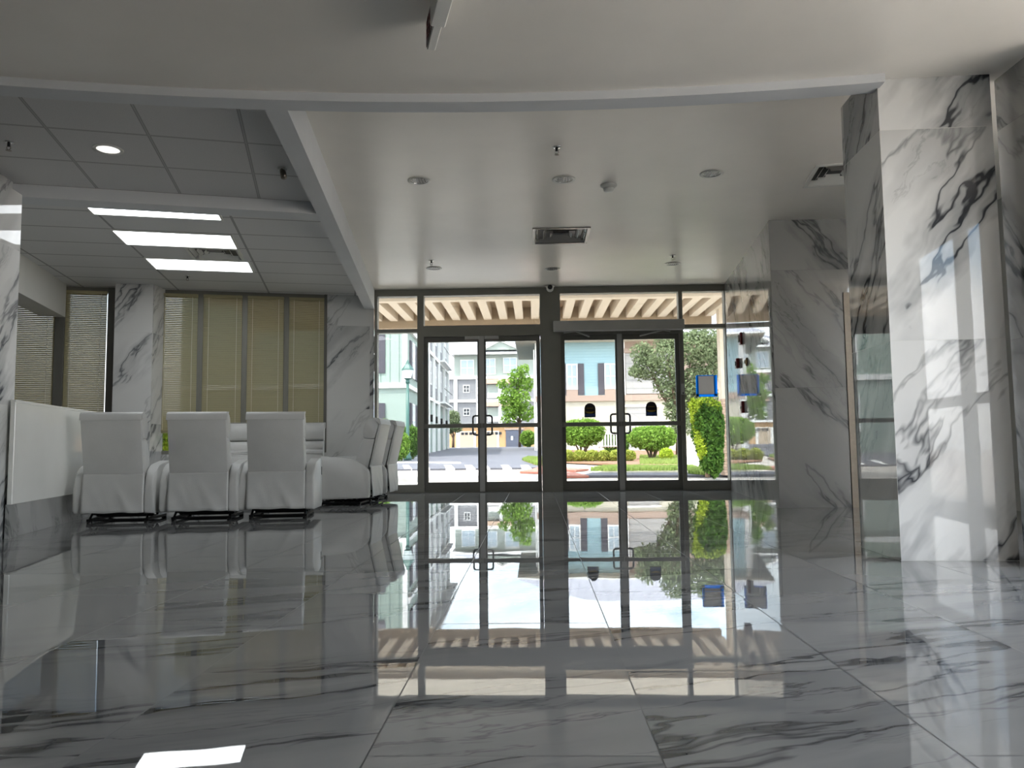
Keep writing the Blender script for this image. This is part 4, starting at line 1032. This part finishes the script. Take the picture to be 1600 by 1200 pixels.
for x0, x1 in ((717, 741), (757, 777)):
    ff.part('garage_surround', 'white_trim', U(x0)-.35, U(x1)+.2, zb-.1, fz(673.5), 0, .08)
    gd = ff.part('garage_door', 'garage', U(x0)+.1, U(x1)-.1, zb-.1, fz(674.5), .05, .14)
    for k in range(4):
        u0 = U(x0)+.3+k*.47+(.1 if k > 1 else 0); ff.part('pane', 'dark_glass', u0, u0+.36, fz(679), fz(675.2), .14, .16, gd)
ff.part('gate', 'gate', U(790), U(817), zb-.1, fz(672), 0, .2); ff.part('gate_frame', 'tan_band', U(788), U(819), fz(672), fz(669.5), 0, .25)
ff.part('sign_plate', 'white_trim', U(798), U(801), fz(688), fz(682), .2, .23)
# hip roof with a small gable
rx0, rx1, rz0, rz1 = fx(703)+6, fx(980)+6, fz(551.5), fz(530)
rf = MB(); v = rf.verts([(rx0, -4.8, rz0), (rx1, -4.8, rz0), (rx1, 4, rz0), (rx0, 4, rz0), (rx0+4.5, -.5, rz1), (rx1-4, -.5, rz1)])
for f in ((0, 1, 5, 4), (1, 2, 5), (2, 3, 4, 5), (3, 0, 4), (3, 2, 1, 0)): rf.face([v[i] for i in f])
rf.build('roof', M['metal_roof'], FB)
gx0, gx1, gx = fx(757)+6, fx(812)+6, fx(783)+6
gb = MB(); gb.side([(-.0, fz(549)), (0, fz(550)), (.0, fz(550))], 0, .01) if False else None
v = gb.verts([(gx0, -5.0, fz(548)), (gx1, -5.0, fz(548)), (gx, -5.0, fz(534)), (gx0, -1, fz(548)), (gx1, -1, fz(548)), (gx, -1, fz(534))])
for f in ((0, 1, 2), (3, 5, 4), (0, 3, 4, 1), (1, 4, 5, 2), (2, 5, 3, 0)): gb.face([v[i] for i in f])
gb.build('gable', M['green_siding'], FB)
gt = MB().tube([(gx0-.5, -5.15, fz(549)), (gx, -5.15, fz(533))], .18, 4).tube([(gx, -5.15, fz(533)), (gx1+.5, -5.15, fz(549))], .18, 4); gt.build('gable_trim', M['white_trim'], FB)
MB().box(rx0-.3, rx1+.3, -5.05, -4.75, rz0-.25, rz0).build('gutter', M['white_trim'], FB)
# pale aqua building across on the right
AY = 47.0
AB = thing('aqua_building', 'pale aqua building with charcoal shutters beyond the round shrubs', 'building', (12, 50, 0))
ax0 = at(838.5, 640, AY).x; ax1 = 26.0
af = Facade((ax0, AY), (ax1, AY), AB)
def ax(x): return at(x, 640, AY).x - ax0
def az(y): return at(950, y, AY).z
af.part('ground_floor_wall', 'cream_wall', 0, af.len, .2, az(626), -9, 0)
af.part('upper_wall', 'aqua_siding', 0, ax(976), az(618), az(533), -9, 0); af.part('upper_wall', 'tan_band', ax(976), af.len, az(618), az(533), -9, 0)
af.part('band', 'tan_band', -.05, af.len, az(626.5), az(617.5), -9, .12)
af.part('corner_board', 'white_trim', -.06, .22, .2, az(533), -.2, .06)
af.part('corner_board', 'white_trim', ax(974.5), ax(978), az(618), az(533), 0, .08)
for x0, x1 in ((885.5, 903.5), (945.5, 964)):
    af.window(ax(x0), ax(x1), az(608), az(568), 'pale_glass', 1); af.part('sill_panel', 'tan_band', ax(x0), ax(x1), az(617.5), az(608), 0, .05)
for x0, x1 in ((876.5, 885), (904, 913.5), (935.5, 945), (964.5, 973)): af.part('shutter', 'shutter', ax(x0), ax(x1), az(616.5), az(567.5), 0, .07)
af.part('louvre_screen', 'garage_grey', ax(979), ax(1052), az(616), az(553), 0, .08); af.part('louvre_head', 'tan_band', ax(977), ax(1054), az(552), az(545), 0, .12)
af.part('garage_door', 'garage_grey', ax(979), ax(1026), .3, az(636.5), 0, .05); af.part('garage_surround', 'white_trim', ax(976), ax(1029), az(636.5), az(634), 0, .1)
af.part('eave', 'cream_wall', -1.2, af.len, az(534.5), az(532.5), -9, 1.0); af.part('gutter', 'white_trim', -1.25, af.len, az(532.5), az(530), -9, 1.1)
rf = MB(); o_ = Vector(AB.location); zz0, zz1 = az(530), az(530)+2.3
v = rf.verts([(ax0-1.25-12, 46-50-.1, zz0), (26-12, 46-50-.1, zz0), (26-12, 57-50, zz0), (ax0-1.25-12, 57-50, zz0), (ax0+3-12, 51.5-50, zz1), (26-12, 51.5-50, zz1)])
for f in ((0, 1, 5, 4), (1, 2, 5), (2, 3, 4, 5), (3, 0, 4), (3, 2, 1, 0)): rf.face([v[i] for i in f])
rf.build('roof', M['metal_roof'], AB)
af.part('downspout', 'white_trim', ax(834.5), ax(836), .4, az(545), .02, .12)
af.part('wall_light', 'black', ax(852), ax(854), az(665), az(660), 0, .2)

# ------------------------------------------------------------------ glazing at the right rear of the hall (lights the bright column)
GX = 3.55
t = thing('window_14', 'tall glazed opening at the right rear of the hall', 'window', (GX, 0, 0), 0, None, 'structure')
mb = MB()
for y in (.3, 1.4, 2.5, 3.6): mb.box(-.05, .05, y-.035, y+.035, 0, 2.6)
for z in (0, .95, 2.5): mb.box(-.045, .045, .3, 3.6, z, z+.09)
mb.build('window_frame', M['alu'], t); MB().box(-.004, .004, .3, 3.6, .05, 2.55).build('glass_pane', glass_mat('clear glass', (.97, .975, .97)), t)
struct(MB().box(GX-.06, GX+.06, -6.2, .27, 0, 3.02).build('wall_rear_right', M['wallpaint']), 'white wall beyond the rear glazing', 'wall')
struct(MB().box(GX-.06, GX+.06, 3.63, 4.2, 0, 3.02).build('wall_glazing_end', M['wallpaint']), 'white wall end beside the rear glazing', 'wall')
struct(MB().box(GX-.06, GX+.06, 0.27, 3.63, 2.59, 3.02).build('wall_glazing_head', M['wallpaint']), 'white strip over the rear glazing', 'wall')

# ================================================================== LIGHT
w = bpy.data.worlds.new('sky'); sc.world = w; w.use_nodes = True; nt = w.node_tree; b = NB(nt)
bg = nt.nodes['Background']
sky = b.n('ShaderNodeTexSky', sky_type='NISHITA'); sky.sun_disc = False; sky.sun_elevation = R(58); sky.sun_rotation = R(215); sky.air_density = 1.2; sky.dust_density = 1.5
tc = b.n('ShaderNodeTexCoord').outputs['Generated']
mp = b.n('ShaderNodeMapping'); b.lk(tc, mp.inputs[0]); mp.inputs['Scale'].default_value = (1, 1, 2.2)
cl = b.ramp(b.noise(mp.outputs[0], 2.6, 7, .6, .4),   .40, .60)
sep = b.n('ShaderNodeSeparateXYZ'); b.lk(tc, sep.inputs[0])
SKYK = .75
skyc = b.vmath('SCALE', sky.outputs[0], scale=SKYK)
cc = b.mix(cl, skyc, (7.5, 7.5, 7.6))
hz = b.ramp(sep.outputs[2], .0, .22, .75, 0)
cc2 = b.mix(hz, cc, (5.2, 5.25, 5.35))
b.lk(cc2, bg.inputs[0]); bg.inputs[1].default_value = 1.0
sun = bpy.data.lights.new('sun', 'SUN'); sun.energy = 8.5; sun.angle = R(.6); sun.color = (1, .95, .88)
so = bpy.data.objects.new('sun', sun); COL.objects.link(so)
sdv = Vector((-.45, -.50, 1.25)).normalized(); so.rotation_euler = sdv.to_track_quat('Z', 'Y').to_euler()
def portal(name, loc, rot, sx, sy):
    l = bpy.data.lights.new(name, 'AREA'); l.shape = 'RECTANGLE'; l.size = sx; l.size_y = sy; l.cycles.is_portal = True
    o = bpy.data.objects.new(name, l); COL.objects.link(o); o.location = loc; o.rotation_euler = rot
portal('sky_portal_entrance', (.22, YG+.12, 1.43), (R(-90), 0, 0), 5.0, 2.9)
portal('sky_portal_rear', (GX+.08, 1.95, 1.3), (0, R(90), 0), 2.5, 3.3)

cy = sc.cycles
cy.max_bounces = 12; cy.diffuse_bounces = 6; cy.glossy_bounces = 6; cy.transparent_max_bounces = 16; cy.transmission_bounces = 6
cy.sample_clamp_indirect = 6; cy.use_denoising = True; cy.caustics_reflective = False; cy.caustics_refractive = False
try: cy.denoiser = 'OPENIMAGEDENOISE'; cy.denoising_input_passes = 'RGB_ALBEDO_NORMAL'
except Exception: pass
vs = sc.view_settings
vs.view_transform = 'Standard'; vs.look = 'None'; vs.gamma = 1.0; vs.use_curve_mapping = False; vs.exposure = 1.25
